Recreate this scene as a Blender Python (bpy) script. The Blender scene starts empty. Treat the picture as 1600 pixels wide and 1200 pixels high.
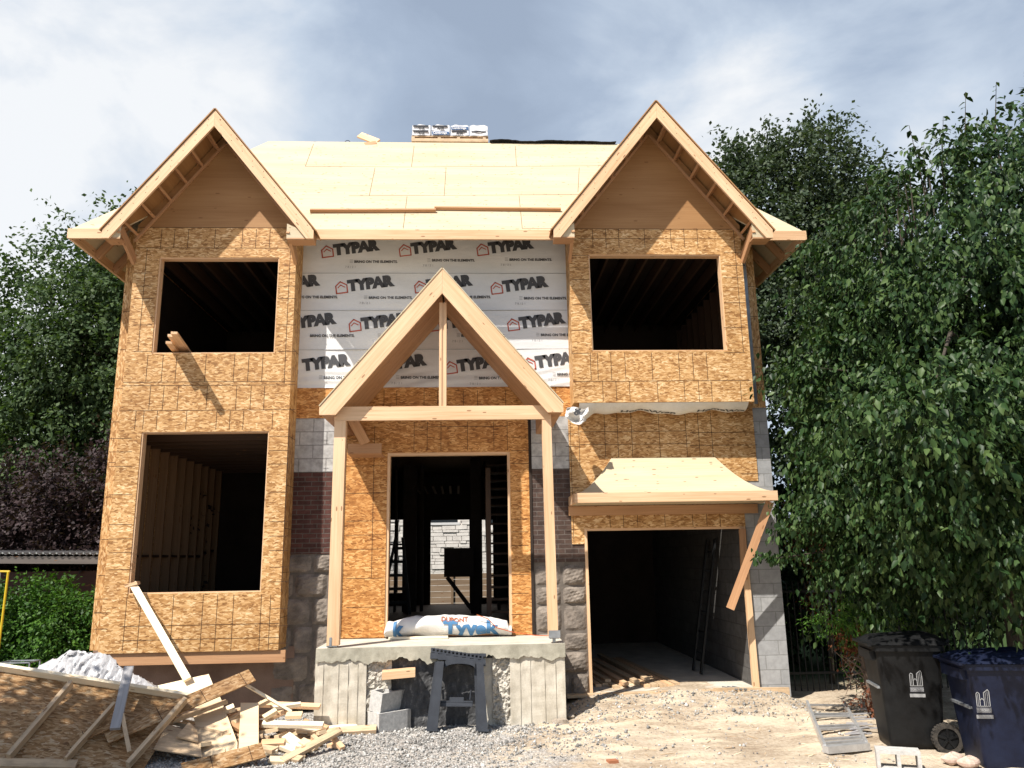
import bpy, bmesh, math, random
import numpy as np
from mathutils import Vector, Matrix, noise as _mn
NO = lambda p: _mn.noise(Vector(p))
random.seed(7); np.random.seed(7)
R = math.radians
C = bpy.context.scene.collection
scn = bpy.context.scene
# ---------------------------------------------------------------- camera
yaw, pitch, roll, FPX = R(2.75), R(12.5), R(-0.94), 1225.0
cy, sy, cp, sp = math.cos(yaw), math.sin(yaw), math.cos(pitch), math.sin(pitch)
fwd = Vector((sy*cp, cy*cp, sp)); rt0 = Vector((cy, -sy, 0)); up0 = rt0.cross(fwd)
rt = math.cos(roll)*rt0 + math.sin(roll)*up0; up = -math.sin(roll)*rt0 + math.cos(roll)*up0
CAM = Vector((0, 0, 1.85))
cd = bpy.data.cameras.new('camera'); cam = bpy.data.objects.new('camera', cd); C.objects.link(cam)
M = Matrix((rt, up, -fwd)).transposed().to_4x4(); M.translation = CAM; cam.matrix_world = M
cd.sensor_width = 36; cd.lens = 36*FPX/1600; cd.clip_end = 1000; cd.clip_start = .05
scn.camera = cam
# ---------------------------------------------------------------- sky, sun, exposure
SUNDIR = Vector((0.56, 0.60, -1.07)).normalized()      # the way the light travels
elev = math.asin(-SUNDIR.z); az = math.atan2(-SUNDIR.x, -SUNDIR.y)
sl = bpy.data.lights.new('sun', 'SUN'); sl.energy = 5.0; sl.angle = R(.55); sl.color = (1, .95, .87)
so = bpy.data.objects.new('sun', sl); C.objects.link(so); so.rotation_euler = SUNDIR.to_track_quat('-Z', 'Y').to_euler()
w = bpy.data.worlds.new('World'); scn.world = w; w.use_nodes = True
nt = w.node_tree; nt.nodes.clear(); N = nt.nodes.new; K = nt.links.new
out = N('ShaderNodeOutputWorld'); mix = N('ShaderNodeMixShader'); b1 = N('ShaderNodeBackground'); b2 = N('ShaderNodeBackground')
sk = N('ShaderNodeTexSky'); sk.sky_type = 'NISHITA'; sk.sun_disc = False; sk.sun_elevation = elev; sk.sun_rotation = az
b1.inputs[1].default_value = .09; K(sk.outputs[0], b1.inputs[0])
tc = N('ShaderNodeTexCoord'); mp = N('ShaderNodeMapping'); mp.inputs['Scale'].default_value = (1.0, 1.0, 1.9); mp.inputs['Rotation'].default_value = (.5, .25, .35)
mp.inputs['Location'].default_value = (.35, .12, .3)
n1 = N('ShaderNodeTexNoise'); n1.inputs['Scale'].default_value = 2.7; n1.inputs['Detail'].default_value = 7; n1.inputs['Roughness'].default_value = .56; n1.inputs['Distortion'].default_value = .35
K(tc.outputs['Generated'], mp.inputs[0]); K(mp.outputs[0], n1.inputs[0])
# broad banks of bright cloud: one to the left, one low to the right (directions in the sky)
def bank(d, wdt, amt):
    dp = N('ShaderNodeVectorMath'); dp.operation = 'DOT_PRODUCT'; dp.inputs[1].default_value = Vector(d).normalized(); K(tc.outputs['Generated'], dp.inputs[0])
    mr = N('ShaderNodeMapRange'); mr.interpolation_type = 'SMOOTHSTEP'; mr.inputs[1].default_value = math.cos(R(wdt)); mr.inputs[2].default_value = 1; mr.inputs[4].default_value = amt; K(dp.outputs['Value'], mr.inputs[0]); return mr.outputs[0]
def madd(a, b):
    m = N('ShaderNodeMath'); m.operation = 'ADD'; K(a, m.inputs[0]); K(b, m.inputs[1]); return m.outputs[0]
s = n1.outputs[0]
for d, wd, am in [((-.62, 1, .60), 25, .27), ((-.70, 1, .20), 18, .10), ((.50, 1, .44), 17, .20), ((.28, 1, .66), 13, .19), ((-.12, 1, .60), 24, -.07), ((-.15, 1, .36), 12, -.03), ((.62, 1, .72), 14, -.06)]:
    s = madd(s, bank(d, wd, am))
cr = N('ShaderNodeValToRGB'); e = cr.color_ramp.elements
e[0].position = .34; e[0].color = (.37, .45, .58, 1); e[1].position = .76; e[1].color = (.96, .98, 1.0, 1)
x = e.new(.47); x.color = (.44, .53, .67, 1); x = e.new(.60); x.color = (.62, .71, .83, 1)
K(s, cr.inputs[0]); K(cr.outputs[0], b2.inputs[0]); b2.inputs[1].default_value = .64
sxyz = N('ShaderNodeSeparateXYZ'); K(tc.outputs['Generated'], sxyz.inputs[0]); cov = N('ShaderNodeMapRange'); cov.interpolation_type = 'SMOOTHSTEP'
cov.inputs[1].default_value = -.25; cov.inputs[2].default_value = .30; cov.inputs[3].default_value = .05; cov.inputs[4].default_value = .92; K(sxyz.outputs[1], cov.inputs[0]); K(cov.outputs[0], mix.inputs[0])
K(b1.outputs[0], mix.inputs[1]); K(b2.outputs[0], mix.inputs[2]); K(mix.outputs[0], out.inputs[0])
scn.view_settings.view_transform = 'Standard'; scn.view_settings.look = 'None'; scn.view_settings.exposure = .66; scn.view_settings.gamma = 1
scn.render.engine = 'CYCLES'
try:
    scn.cycles.max_bounces = 7; scn.cycles.diffuse_bounces = 3; scn.cycles.transparent_max_bounces = 6
except Exception: pass
# ---------------------------------------------------------------- helpers
def ray(px, py):
    return rt*((px-800)/FPX) + up*(-(py-600)/FPX) + fwd
def AT(px, py, Y):
    d = ray(px, py); return CAM + d*(Y/d.y)
def ATZ(px, py, z):
    d = ray(px, py); return CAM + d*((z-CAM.z)/d.z)
def sm(t): t = max(0, min(1, t)); return t*t*(3-2*t)
def gz(x, y):
    g = -.2 + .18*sm((y-9.7)/1.7)*sm((x-1.0)/.7)*sm((4.7-x)/.6)
    g += .012*math.sin(x*2.3+y*1.7)+.01*math.sin(x*5.1-y*3.3)
    return g
def onground(px, py, dz=0):
    z = -.15
    for i in range(8):
        p = ATZ(px, py, z); z = gz(p.x, p.y)
    p = ATZ(px, py, z); p.z += dz; return p
class MB:
    def __init__(s): s.v = []; s.f = []; s.uv = []; s.m = []; s.sm = []
    def face(s, pts, uv=None, m=0, smooth=False):
        i = len(s.v); pts = [Vector(p) for p in pts]; s.v += pts; s.f.append(list(range(i, i+len(pts))))
        if uv is None:
            n = Vector((0, 0, 0))
            for a in range(1, len(pts)-1): n += (pts[a]-pts[0]).cross(pts[a+1]-pts[0])
            ax = max(range(3), key=lambda k: abs(n[k]))
            uv = [((p.y, p.z), (p.x, p.z), (p.x, p.y))[ax] for p in pts]
        s.uv += uv; s.m.append(m); s.sm.append(smooth)
    def hexa(s, c, a, b, d, m=0, grain=None):
        """box: centre c, half vectors a,b,d; grain runs along the longest"""
        c = Vector(c); A = [Vector(a), Vector(b), Vector(d)]
        if A[0].cross(A[1]).dot(A[2]) < 0: A[2] = -A[2]
        L = [q.length for q in A]; o = (random.random()*40, random.random()*40)
        g = max(range(3), key=lambda k: L[k])
        for k in range(3):
            i, j = (k+1) % 3, (k+2) % 3
            for sg in (1, -1):
                u, v = (A[i], A[j]) if sg > 0 else (A[j], A[i]); lu, lv = u.length, v.length
                pts = [c+sg*A[k]+p*u+q*v for p, q in ((-1, -1), (1, -1), (1, 1), (-1, 1))]
                uvs = [(p*lu, q*lv) for p, q in ((-1, -1), (1, -1), (1, 1), (-1, 1))]
                if (sg > 0 and j == g) or (sg < 0 and i == g): uvs = [(q, p) for p, q in uvs]
                s.face(pts, [(p+o[0], q+o[1]+k*.5) for p, q in uvs], m)
    def box(s, x0, x1, y0, y1, z0, z1, m=0):
        s.hexa(((x0+x1)/2, (y0+y1)/2, (z0+z1)/2), ((x1-x0)/2, 0, 0), (0, (y1-y0)/2, 0), (0, 0, (z1-z0)/2), m)
    def bar(s, p0, p1, w, t, nrm=(0, 0, 1), m=0):
        """plank p0->p1, thickness t along nrm (made square to it), width w across"""
        p0, p1 = Vector(p0), Vector(p1); d = p1-p0; n = Vector(nrm); n = n - d*(n.dot(d)/d.dot(d)); n.normalize()
        sd = d.cross(n).normalized(); s.hexa((p0+p1)/2, d/2, sd*w/2, n*t/2, m)
    def sheet(s, x0, x1, z0, z1, y0, y1, holes=(), m=0):
        """wall in XZ between y0,y1 with rectangular holes; UV in metres"""
        xs = sorted(set([x0, x1]+[h[0] for h in holes]+[h[1] for h in holes])); zs = sorted(set([z0, z1]+[h[2] for h in holes]+[h[3] for h in holes]))
        def solid(i, j):
            if i < 0 or j < 0 or i >= len(xs)-1 or j >= len(zs)-1: return False
            a, b = (xs[i]+xs[i+1])/2, (zs[j]+zs[j+1])/2
            return x0 < a < x1 and z0 < b < z1 and not any(h[0] < a < h[1] and h[2] < b < h[3] for h in holes)
        for i in range(len(xs)-1):
            for j in range(len(zs)-1):
                if not solid(i, j): continue
                a, b, c, d = xs[i], xs[i+1], zs[j], zs[j+1]
                s.face([(a, y0, c), (b, y0, c), (b, y0, d), (a, y0, d)], m=m); s.face([(b, y1, c), (a, y1, c), (a, y1, d), (b, y1, d)], m=m)
                if not solid(i-1, j): s.face([(a, y1, c), (a, y0, c), (a, y0, d), (a, y1, d)], m=m)
                if not solid(i+1, j): s.face([(b, y0, c), (b, y1, c), (b, y1, d), (b, y0, d)], m=m)
                if not solid(i, j-1): s.face([(a, y1, c), (b, y1, c), (b, y0, c), (a, y0, c)], m=m)
                if not solid(i, j+1): s.face([(a, y0, d), (b, y0, d), (b, y1, d), (a, y1, d)], m=m)
    def prism(s, poly, y0, y1, m=0, gdir=None):
        """poly: (x,z) outline, extruded in Y"""
        o = (random.random()*30, random.random()*30)
        g = Vector(gdir).normalized() if gdir else Vector((1, 0)); h = Vector((-g.y, g.x))
        def uv(x, z): q = Vector((x, z)); return (q.dot(g)+o[0], q.dot(h)+o[1])
        ar = sum(poly[i][0]*poly[(i+1) % len(poly)][1]-poly[(i+1) % len(poly)][0]*poly[i][1] for i in range(len(poly)))
        if ar < 0: poly = poly[::-1]
        s.face([(x, y0, z) for x, z in poly], [uv(x, z) for x, z in poly], m)
        s.face([(x, y1, z) for x, z in poly[::-1]], [uv(x, z) for x, z in poly[::-1]], m)
        for i in range(len(poly)):
            a, b = poly[i], poly[(i+1) % len(poly)]; L = math.hypot(b[0]-a[0], b[1]-a[1])
            s.face([(b[0], y0, b[1]), (a[0], y0, a[1]), (a[0], y1, a[1]), (b[0], y1, b[1])], [(L+o[0], o[1]), (o[0], o[1]), (o[0], o[1]+y1-y0), (o[0]+L, o[1]+y1-y0)], m)
    def slab(s, pts, th, m=0, uvf=None):
        """planar polygon (list of points, CCW from outside) thickened inwards"""
        P = [Vector(p) for p in pts]; n = Vector((0, 0, 0))
        for a in range(1, len(P)-1): n += (P[a]-P[0]).cross(P[a+1]-P[0])
        n.normalize(); Q = [p-n*th for p in P]
        uv = [uvf(p) for p in P] if uvf else None
        s.face(P, uv, m); s.face(Q[::-1], uv[::-1] if uv else None, m)
        for i in range(len(P)):
            j = (i+1) % len(P); s.face([P[j], P[i], Q[i], Q[j]], None, m)
    def tube(s, pts, rad, n=8, m=0, cap=True):
        pts = [Vector(p) for p in pts]; rings = []
        for i, p in enumerate(pts):
            d = (pts[min(i+1, len(pts)-1)]-pts[max(i-1, 0)]).normalized()
            a = d.orthogonal().normalized() if i == 0 else (a-d*a.dot(d)).normalized()
            b = d.cross(a); r = rad[i] if hasattr(rad, '__len__') else rad
            rings.append([p+(a*math.cos(2*math.pi*k/n)+b*math.sin(2*math.pi*k/n))*r for k in range(n)])
        l = 0
        for i in range(len(rings)-1):
            h = (pts[i+1]-pts[i]).length
            for k in range(n):
                s.face([rings[i][k], rings[i][(k+1) % n], rings[i+1][(k+1) % n], rings[i+1][k]], [(l, k/n), (l, (k+1)/n), (l+h, (k+1)/n), (l+h, k/n)], m, True)
            l += h
        if cap: s.face(rings[0][::-1], None, m); s.face(rings[-1], None, m)
    def grid(s, fn, nu, nv, m=0, smooth=True, double=None):
        P = [[Vector(fn(i/nu, j/nv)) for j in range(nv+1)] for i in range(nu+1)]
        for i in range(nu):
            for j in range(nv): s.face([P[i][j], P[i+1][j], P[i+1][j+1], P[i][j+1]], None, m, smooth)
    def build(s, name, mats, parent=None, weld=False, bevel=0):
        me = bpy.data.meshes.new(name); off = Vector(parent['_o']) if parent is not None and '_o' in parent else Vector((0, 0, 0))
        vs = [p-off for p in s.v]; fs = s.f
        me.from_pydata([tuple(p) for p in vs], [], fs)
        ul = me.uv_layers.new(name='UVMap'); ul.data.foreach_set('uv', [c for t in s.uv for c in t])
        me.polygons.foreach_set('material_index', s.m); me.polygons.foreach_set('use_smooth', s.sm)
        for q in (mats if isinstance(mats, (list, tuple)) else [mats]): me.materials.append(q)
        if weld or bevel:
            bm = bmesh.new(); bm.from_mesh(me); bmesh.ops.remove_doubles(bm, verts=bm.verts, dist=1e-5); bm.to_mesh(me); bm.free()
        me.update(); o = bpy.data.objects.new(name, me); C.objects.link(o)
        if parent is not None: o.parent = parent
        o['_o'] = tuple(off)
        if bevel:
            b = o.modifiers.new('b', 'BEVEL'); b.width = bevel; b.segments = 1; b.limit_method = 'ANGLE'
        return o
def tag(o, label, cat, group=None, kind=None):
    if label: o['label'] = label
    if cat: o['category'] = cat
    if group: o['group'] = group
    if kind: o['kind'] = kind
    return o
def thing(name, label, cat, loc, group=None):
    o = bpy.data.objects.new(name, None); C.objects.link(o); o.location = loc; o['_o'] = tuple(loc); return tag(o, label, cat, group)
def recenter(o):
    """give a one-mesh thing its origin at its base"""
    me = o.data; n = len(me.vertices); a = np.empty(n*3, dtype=np.float32); me.vertices.foreach_get('co', a); a = a.reshape(-1, 3)
    c = Vector((float((a[:, 0].min()+a[:, 0].max())/2), float((a[:, 1].min()+a[:, 1].max())/2), float(a[:, 2].min())))
    me.vertices.foreach_set('co', (a-np.array(c, dtype=np.float32)).ravel()); me.update(); o.location = c; o['_o'] = tuple(c); return o
# ---------------------------------------------------------------- materials
class G:
    def __init__(s, name, rough=.7, spec=.3):
        s.mat = bpy.data.materials.new(name); s.mat.use_nodes = True; s.t = s.mat.node_tree; s.p = s.t.nodes['Principled BSDF']
        s.p.inputs['Roughness'].default_value = rough; s.p.inputs['Specular IOR Level'].default_value = spec
        s.tc = s.n('ShaderNodeTexCoord')
    def n(s, t, **k):
        q = s.t.nodes.new(t)
        for a, b in k.items(): setattr(q, a, b)
        return q
    def l(s, a, b): s.t.links.new(a, b)
    def co(s, scale=(1, 1, 1), rot=(0, 0, 0), src='UV', loc=(0, 0, 0)):
        m = s.n('ShaderNodeMapping'); m.inputs['Scale'].default_value = scale; m.inputs['Rotation'].default_value = rot; m.inputs['Location'].default_value = loc
        s.l(s.tc.outputs[src] if isinstance(src, str) else src, m.inputs[0]); return m.outputs[0]
    def noise(s, v, sc=5, det=3, ro=.5, dist=0):
        q = s.n('ShaderNodeTexNoise'); q.inputs['Scale'].default_value = sc; q.inputs['Detail'].default_value = det; q.inputs['Roughness'].default_value = ro; q.inputs['Distortion'].default_value = dist
        s.l(v, q.inputs['Vector']); return q.outputs['Fac']
    def vor(s, v, sc=1, out='Color', feat='F1'):
        q = s.n('ShaderNodeTexVoronoi'); q.inputs['Scale'].default_value = sc; q.feature = feat; s.l(v, q.inputs['Vector']); return q.outputs[out]
    def ramp(s, f, st):
        q = s.n('ShaderNodeValToRGB'); e = q.color_ramp.elements
        while len(e) < len(st): e.new(.5)
        for a, (p, c) in zip(e, st): a.position = p; a.color = (*c, 1) if len(c) == 3 else c
        s.l(f, q.inputs[0]); return q.outputs[0]
    def mix(s, f, a, b, mode='MIX'):
        q = s.n('ShaderNodeMix', data_type='RGBA', blend_type=mode)
        for i, v in ((0, f), (6, a), (7, b)):
            if isinstance(v, (int, float)): q.inputs[i].default_value = v
            elif isinstance(v, tuple): q.inputs[i].default_value = (*v, 1)
            else: s.l(v, q.inputs[i])
        return q.outputs[2]
    def math(s, op, a, b=0.0, c=None):
        q = s.n('ShaderNodeMath', operation=op)
        for i, v in enumerate((a, b) if c is None else (a, b, c)):
            if isinstance(v, (int, float)): q.inputs[i].default_value = v
            else: s.l(v, q.inputs[i])
        return q.outputs[0]
    def col(s, c):
        if isinstance(c, tuple): s.p.inputs['Base Color'].default_value = (*c, 1)
        else: s.l(c, s.p.inputs['Base Color'])
    def bump(s, h, st=.3, d=.01):
        b = s.n('ShaderNodeBump'); b.inputs['Strength'].default_value = st; b.inputs['Distance'].default_value = d; s.l(h, b.inputs['Height']); s.l(b.outputs[0], s.p.inputs['Normal'])
def mat_osb(name, tint=(1, 1, 1), sat=1.0):
    g = G(name, .62, .35)
    wob = g.n('ShaderNodeVectorMath', operation='MULTIPLY_ADD'); nz = g.n('ShaderNodeTexNoise'); nz.inputs['Scale'].default_value = 9; nz.inputs['Detail'].default_value = 2
    g.l(g.tc.outputs['UV'], nz.inputs['Vector']); g.l(nz.outputs['Color'], wob.inputs[0]); wob.inputs[1].default_value = (.055, .055, 0); g.l(g.tc.outputs['UV'], wob.inputs[2]); v = wob.outputs[0]
    a = g.vor(g.co((18, 58, 1), (0, 0, R(16)), v)); b = g.vor(g.co((16, 50, 1), (0, 0, R(-38)), v, (3, 7, 0))); c = g.vor(g.co((17, 54, 1), (0, 0, R(66)), v, (5, 2, 0)))
    def ch(x, k):
        q = g.n('ShaderNodeSeparateColor'); g.l(x, q.inputs[0]); return q.outputs[k]
    m1 = g.mix(g.math('GREATER_THAN', ch(a, 1), .50), ch(a, 0), ch(b, 0)); m2 = g.mix(g.math('GREATER_THAN', ch(b, 1), .72), m1, ch(c, 0))
    f = g.math('MULTIPLY_ADD', g.noise(v, 4, 4, .6), .50, g.math('MULTIPLY', m2, .58))
    f = g.math('MULTIPLY_ADD', g.noise(g.co((90, 260, 1), (0, 0, R(14)), v), 1, 2), .22, g.math('SUBTRACT', f, .11))
    t = lambda c: tuple(c[i]*tint[i] for i in range(3))
    cc = g.ramp(f, [(.14, t((.17, .072, .020))), (.33, t((.38, .195, .066))), (.52, t((.54, .308, .124))), (.70, t((.68, .435, .205))), (.90, t((.86, .65, .40)))])
    pan = g.noise(g.co((.7, .9, 1)), 1.0, 1); cc = g.mix(g.math('MULTIPLY', pan, .5), cc, g.mix(1.0, cc, t((.80, .66, .46)), 'MULTIPLY'))
    bk = g.n('ShaderNodeTexBrick'); bk.offset = .5
    for k_, v_ in (('Color1', (1, 1, 1, 1)), ('Color2', (.80, .765, .70, 1)), ('Mortar', (.6, .5, .4, 1)), ('Scale', 1.0), ('Brick Width', 1.22), ('Row Height', .61), ('Mortar Size', 0.0)): bk.inputs[k_].default_value = v_
    g.l(g.co((1, 1, 1), loc=(.3, .12, 0)), bk.inputs['Vector']); cc = g.mix(.8, cc, bk.outputs['Color'], 'MULTIPLY')
    dirt = g.ramp(g.noise(g.co((1.4, .8, 1)), 2, 5, .65), [(.52, (1, 1, 1)), (.75, (.70, .62, .55))]); cc = g.mix(.7, cc, dirt, 'MULTIPLY')
    g.col(cc); g.bump(f, .25, .004); return g.mat
def mat_wood(name, lo, hi, knot=(.20, .09, .035), rough=.6, knots=.62, grain=1.0, dirt=0, dash=False):
    g = G(name, rough, .3)
    n1 = g.noise(g.co((1.2, 34, 1)), 1, 4, .6, .6); n2 = g.noise(g.co((.5, 3, 1)), 1, 2)
    f = g.math('ADD', g.math('MULTIPLY', n1, .65*grain), g.math('MULTIPLY', n2, .5))
    c = g.ramp(f, [(.32, lo), (.68, hi)])
    kd = g.vor(g.co((4.5, 15, 1)), 1, 'Distance'); kc = g.vor(g.co((4.5, 15, 1)), 1, 'Color'); q = g.n('ShaderNodeSeparateColor'); g.l(kc, q.inputs[0])
    ring = g.math('MULTIPLY', g.math('LESS_THAN', kd, .15), g.math('GREATER_THAN', q.outputs[0], knots))
    c = g.mix(g.math('MULTIPLY', ring, .75), c, knot)
    if dash:
        v2 = g.co((7, 26, 1), (0, 0, R(4))); d2 = g.vor(v2, 1, 'Distance'); q2 = g.n('ShaderNodeSeparateColor'); g.l(g.vor(v2, 1, 'Color'), q2.inputs[0]); cl = g.math('GREATER_THAN', g.noise(g.co((1.6, 1.6, 1)), 1, 2), .50)
        c = g.mix(g.math('MULTIPLY', g.math('MULTIPLY', g.math('LESS_THAN', d2, .17), g.math('GREATER_THAN', q2.outputs[0], .55)), g.math('MULTIPLY', cl, .9)), c, knot)
    if dirt: c = g.mix(g.math('MULTIPLY', g.ramp(g.noise(g.co((5, 9, 1)), 1, 5, .7), [(.45, (0, 0, 0)), (.7, (1, 1, 1))]), dirt), c, (.16, .12, .085))
    tone = g.noise(g.co((.13, .13, 1), loc=(3, 9, 0)), 1, 0); c = g.mix(g.math('MULTIPLY', tone, .45), c, g.mix(1.0, c, (.84, .72, .58), 'MULTIPLY'))
    g.col(c); g.bump(n1, .12, .003); return g.mat
def mat_brick(name, c1, c2, mort, bw, bh, ms, rough=.85, bump=.5, off=.5, src='UV', noise_amt=.3, loc=(0, 0, 0)):
    g = G(name, rough, .2); b = g.n('ShaderNodeTexBrick'); b.offset = off
    for k, v in (('Color1', (*c1, 1)), ('Color2', (*c2, 1)), ('Mortar', (*mort, 1)), ('Scale', 1.0), ('Brick Width', bw), ('Row Height', bh), ('Mortar Size', ms), ('Mortar Smooth', .25), ('Bias', 0.0)): b.inputs[k].default_value = v
    v = g.co(src=src, loc=loc); d = g.n('ShaderNodeVectorMath', operation='MULTIPLY_ADD'); nz = g.n('ShaderNodeTexNoise'); nz.inputs['Scale'].default_value = 14; g.l(v, nz.inputs['Vector']); g.l(nz.outputs['Color'], d.inputs[0]); d.inputs[1].default_value = (.008, .008, 0); g.l(v, d.inputs[2])
    g.l(d.outputs[0], b.inputs['Vector'])
    n = g.noise(g.co(src=src), 9, 5, .65); c = g.mix(noise_amt, b.outputs['Color'], g.ramp(n, [(.35, (.12, .10, .09)), (.62, (1, 1, 1))]), 'MULTIPLY')
    st = g.noise(g.co((1, .5, 1), src=src), 2.3, 3); c = g.mix(g.math('MULTIPLY', st, .35), c, g.mix(1.0, c, (.62, .58, .55), 'MULTIPLY'))
    g.col(c); h = g.math('MULTIPLY_ADD', g.math('SUBTRACT', 1.0, b.outputs['Fac']), .9, g.math('MULTIPLY', g.noise(g.co(src=src), 40, 4), .35)); g.bump(h, bump, .012); return g.mat
def mat_noise(name, lo, hi, sc=6, rough=.8, bump=.3, bd=.01, spec=.25, det=5, metal=0, src='UV', stretch=(1, 1, 1), fine=60, st=None):
    g = G(name, rough, spec); n = g.noise(g.co(stretch, src=src), sc, det, .62); n2 = g.noise(g.co(src=src), fine, 3, .7)
    f = g.math('ADD', g.math('MULTIPLY', n, .75), g.math('MULTIPLY', n2, .25)); g.col(g.ramp(f, st or [(.35, lo), (.65, hi)])); g.bump(f, bump, bd); g.p.inputs['Metallic'].default_value = metal; return g.mat
def mat_flat(name, c, rough=.6, spec=.3, metal=0):
    g = G(name, rough, spec); n = g.noise(g.co(src='Object'), 7, 4); g.col(g.mix(g.math('MULTIPLY', n, .3), c, tuple(x*.7 for x in c))); g.p.inputs['Metallic'].default_value = metal; return g.mat
def mat_leaf(name, a, b, c, trans=.35, rough=.42, back=None):
    g = G(name, rough, .17); ge = g.n('ShaderNodeNewGeometry'); col = g.ramp(ge.outputs['Random Per Island'], [(0, a), (.55, b), (1, c)])
    big = g.noise(g.co(src='Object'), .9, 2); col = g.mix(g.math('MULTIPLY', big, .6), col, g.mix(1.0, col, (.55, .62, .6), 'MULTIPLY'))
    g.col(col); tr = g.n('ShaderNodeBsdfTranslucent'); g.l(g.mix(1.0, col, (1.3, 1.5, .5), 'MULTIPLY'), tr.inputs[0]); mx = g.n('ShaderNodeMixShader'); mx.inputs[0].default_value = trans
    g.l(g.p.outputs[0], mx.inputs[1]); g.l(tr.outputs[0], mx.inputs[2]); g.l(mx.outputs[0], g.t.nodes['Material Output'].inputs[0]); return g.mat
OSB = mat_osb('osb'); OSBD = mat_osb('osb_inner', (.86, .74, .62)); OSBX = mat_osb('osb_floor', (.24, .18, .15)); OSBG = mat_osb('osb_shaded', (.62, .62, .66)); OSBP = mat_osb('osb_porch', (1, .84, .62))  # room shade is put into the floor tint, pile shade into the grey one
INK = mat_flat('nail_line', (.055, .028, .014), .8)
LUM = mat_wood('spruce', (.54, .325, .17), (.765, .53, .335), knots=.45); LUMP = mat_wood('spruce_pale', (.76, .62, .42), (.90, .80, .61), (.45, .28, .14), knots=.7)
LUMO = mat_wood('fir_orange', (.34, .175, .088), (.50, .29, .155)); LUMS = mat_wood('stud_wood', (.20, .12, .065), (.32, .20, .115)); LUM_SHADE = mat_wood('framing', (.055, .030, .018), (.09, .052, .031)); LUMG = mat_wood('weathered', (.20, .20, .21), (.36, .36, .38), (.1, .09, .08))  # stud and framing tones are spruce darkened to carry indoor shade
LUMX = mat_wood('dirty_board', (.40, .28, .17), (.66, .50, .33), dirt=.5)
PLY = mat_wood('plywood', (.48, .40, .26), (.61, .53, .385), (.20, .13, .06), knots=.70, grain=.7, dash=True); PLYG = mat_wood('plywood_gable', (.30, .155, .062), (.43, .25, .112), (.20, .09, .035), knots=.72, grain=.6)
BRICK = mat_brick('brick_red', (.080, .036, .030), (.125, .054, .044), (.13, .11, .095), .20, .068, .007, noise_amt=.4); BRICKD = mat_brick('brick_brown', (.075, .05, .042), (.12, .078, .062), (.15, .125, .11), .20, .068, .007, noise_amt=.4)
CMU = mat_brick('block', (.34, .345, .35), (.41, .41, .41), (.27, .27, .265), .40, .20, .007, noise_amt=.22, bump=.3, loc=(.06, .17, 0))
CMUW = mat_brick('block_pale', (.50, .49, .475), (.58, .57, .55), (.33, .32, .31), .40, .20, .009, noise_amt=.42, bump=.4, loc=(0, .07, 0))
STONE = mat_noise('stone', (.105, .088, .074), (.285, .24, .20), 5, .9, .7, .03); STONEM = mat_noise('stone_mortar', (.10, .085, .07), (.17, .145, .125), 8, .95, .5, .02); PARGE = mat_noise('parging', (.17, .11, .08), (.27, .185, .14), 2.2, .95, .3, .015)
CONC = mat_noise('concrete', (.42, .385, .32), (.62, .575, .49), 3.2, .85, .4, .01, fine=45); CONCF = mat_noise('concrete_formed', (.38, .335, .26), (.64, .585, .49), 4, .9, .35, .008, stretch=(1.3, .6, 1), fine=45); SLABC = mat_noise('slab_edge', (.24, .22, .17), (.42, .39, .31), 5, .85, .4, .01)
ROUGHC = mat_noise('rough_concrete', (.25, .23, .19), (.66, .61, .53), 16, .95, .9, .04); TAR = mat_noise('tar', (.022, .022, .024), (.10, .098, .098), 8, .7, .6, .02, stretch=(2.2, .8, 1), spec=.4, st=[(.30, (.02, .02, .022)), (.56, (.07, .07, .072)), (.70, (.22, .21, .20))])
WRAP = mat_noise('house_wrap', (.60, .60, .60), (.69, .69, .695), 2.2, .5, .45, .03, .45, stretch=(.7, 2.2, 1)); INKG = mat_flat('print_grey', (.065, .065, .07), .6); INKR = mat_flat('print_red', (.48, .09, .05), .6); INKL = mat_flat('print_light', (.30, .30, .31), .6); INKB = mat_flat('print_blue', (.07, .19, .36), .6)
TYV = mat_noise('white_wrap', (.60, .58, .55), (.72, .70, .67), 5, .6, .7, .03, .4)
ALU = mat_noise('aluminium', (.42, .42, .42), (.60, .60, .60), 9, .42, .1, .004, .5, metal=.55); STEEL = mat_noise('galvanised', (.26, .28, .30), (.42, .44, .46), 9, .4, .1, .004, .5, metal=.7)
BLKP = mat_noise('black_plastic', (.004, .004, .0045), (.011, .0115, .012), 6, .5, .15, .004, .2, src='Object'); BLUP = mat_noise('blue_plastic', (.004, .006, .018), (.009, .014, .036), 6, .5, .15, .004, .25, src='Object')
SAWP = mat_noise('grey_plastic', (.018, .020, .026), (.034, .038, .047), 7, .5, .15, .004, .5, src='Object'); YEL = mat_flat('yellow_paint', (.62, .43, .02), .5); RUB = mat_noise('rubber', (.018, .017, .016), (.07, .06, .05), 25, .85, .3, .004, src='Object')
BLK = mat_flat('black_metal', (.012, .013, .014), .5); WHT = mat_flat('white_print', (.62, .62, .62), .6); TARP = mat_noise('tar_paper', (.02, .02, .022), (.05, .05, .052), 5, .8)
BARK = mat_noise('bark', (.045, .036, .028), (.11, .09, .07), 9, .95, .8, .03, stretch=(1, 6, 1)); DARKI = mat_noise('interior_dark', (.022, .016, .013), (.045, .032, .025), 2, .9, .1)  # indoors the near-black tone carries the shade of the unlit rooms
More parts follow.
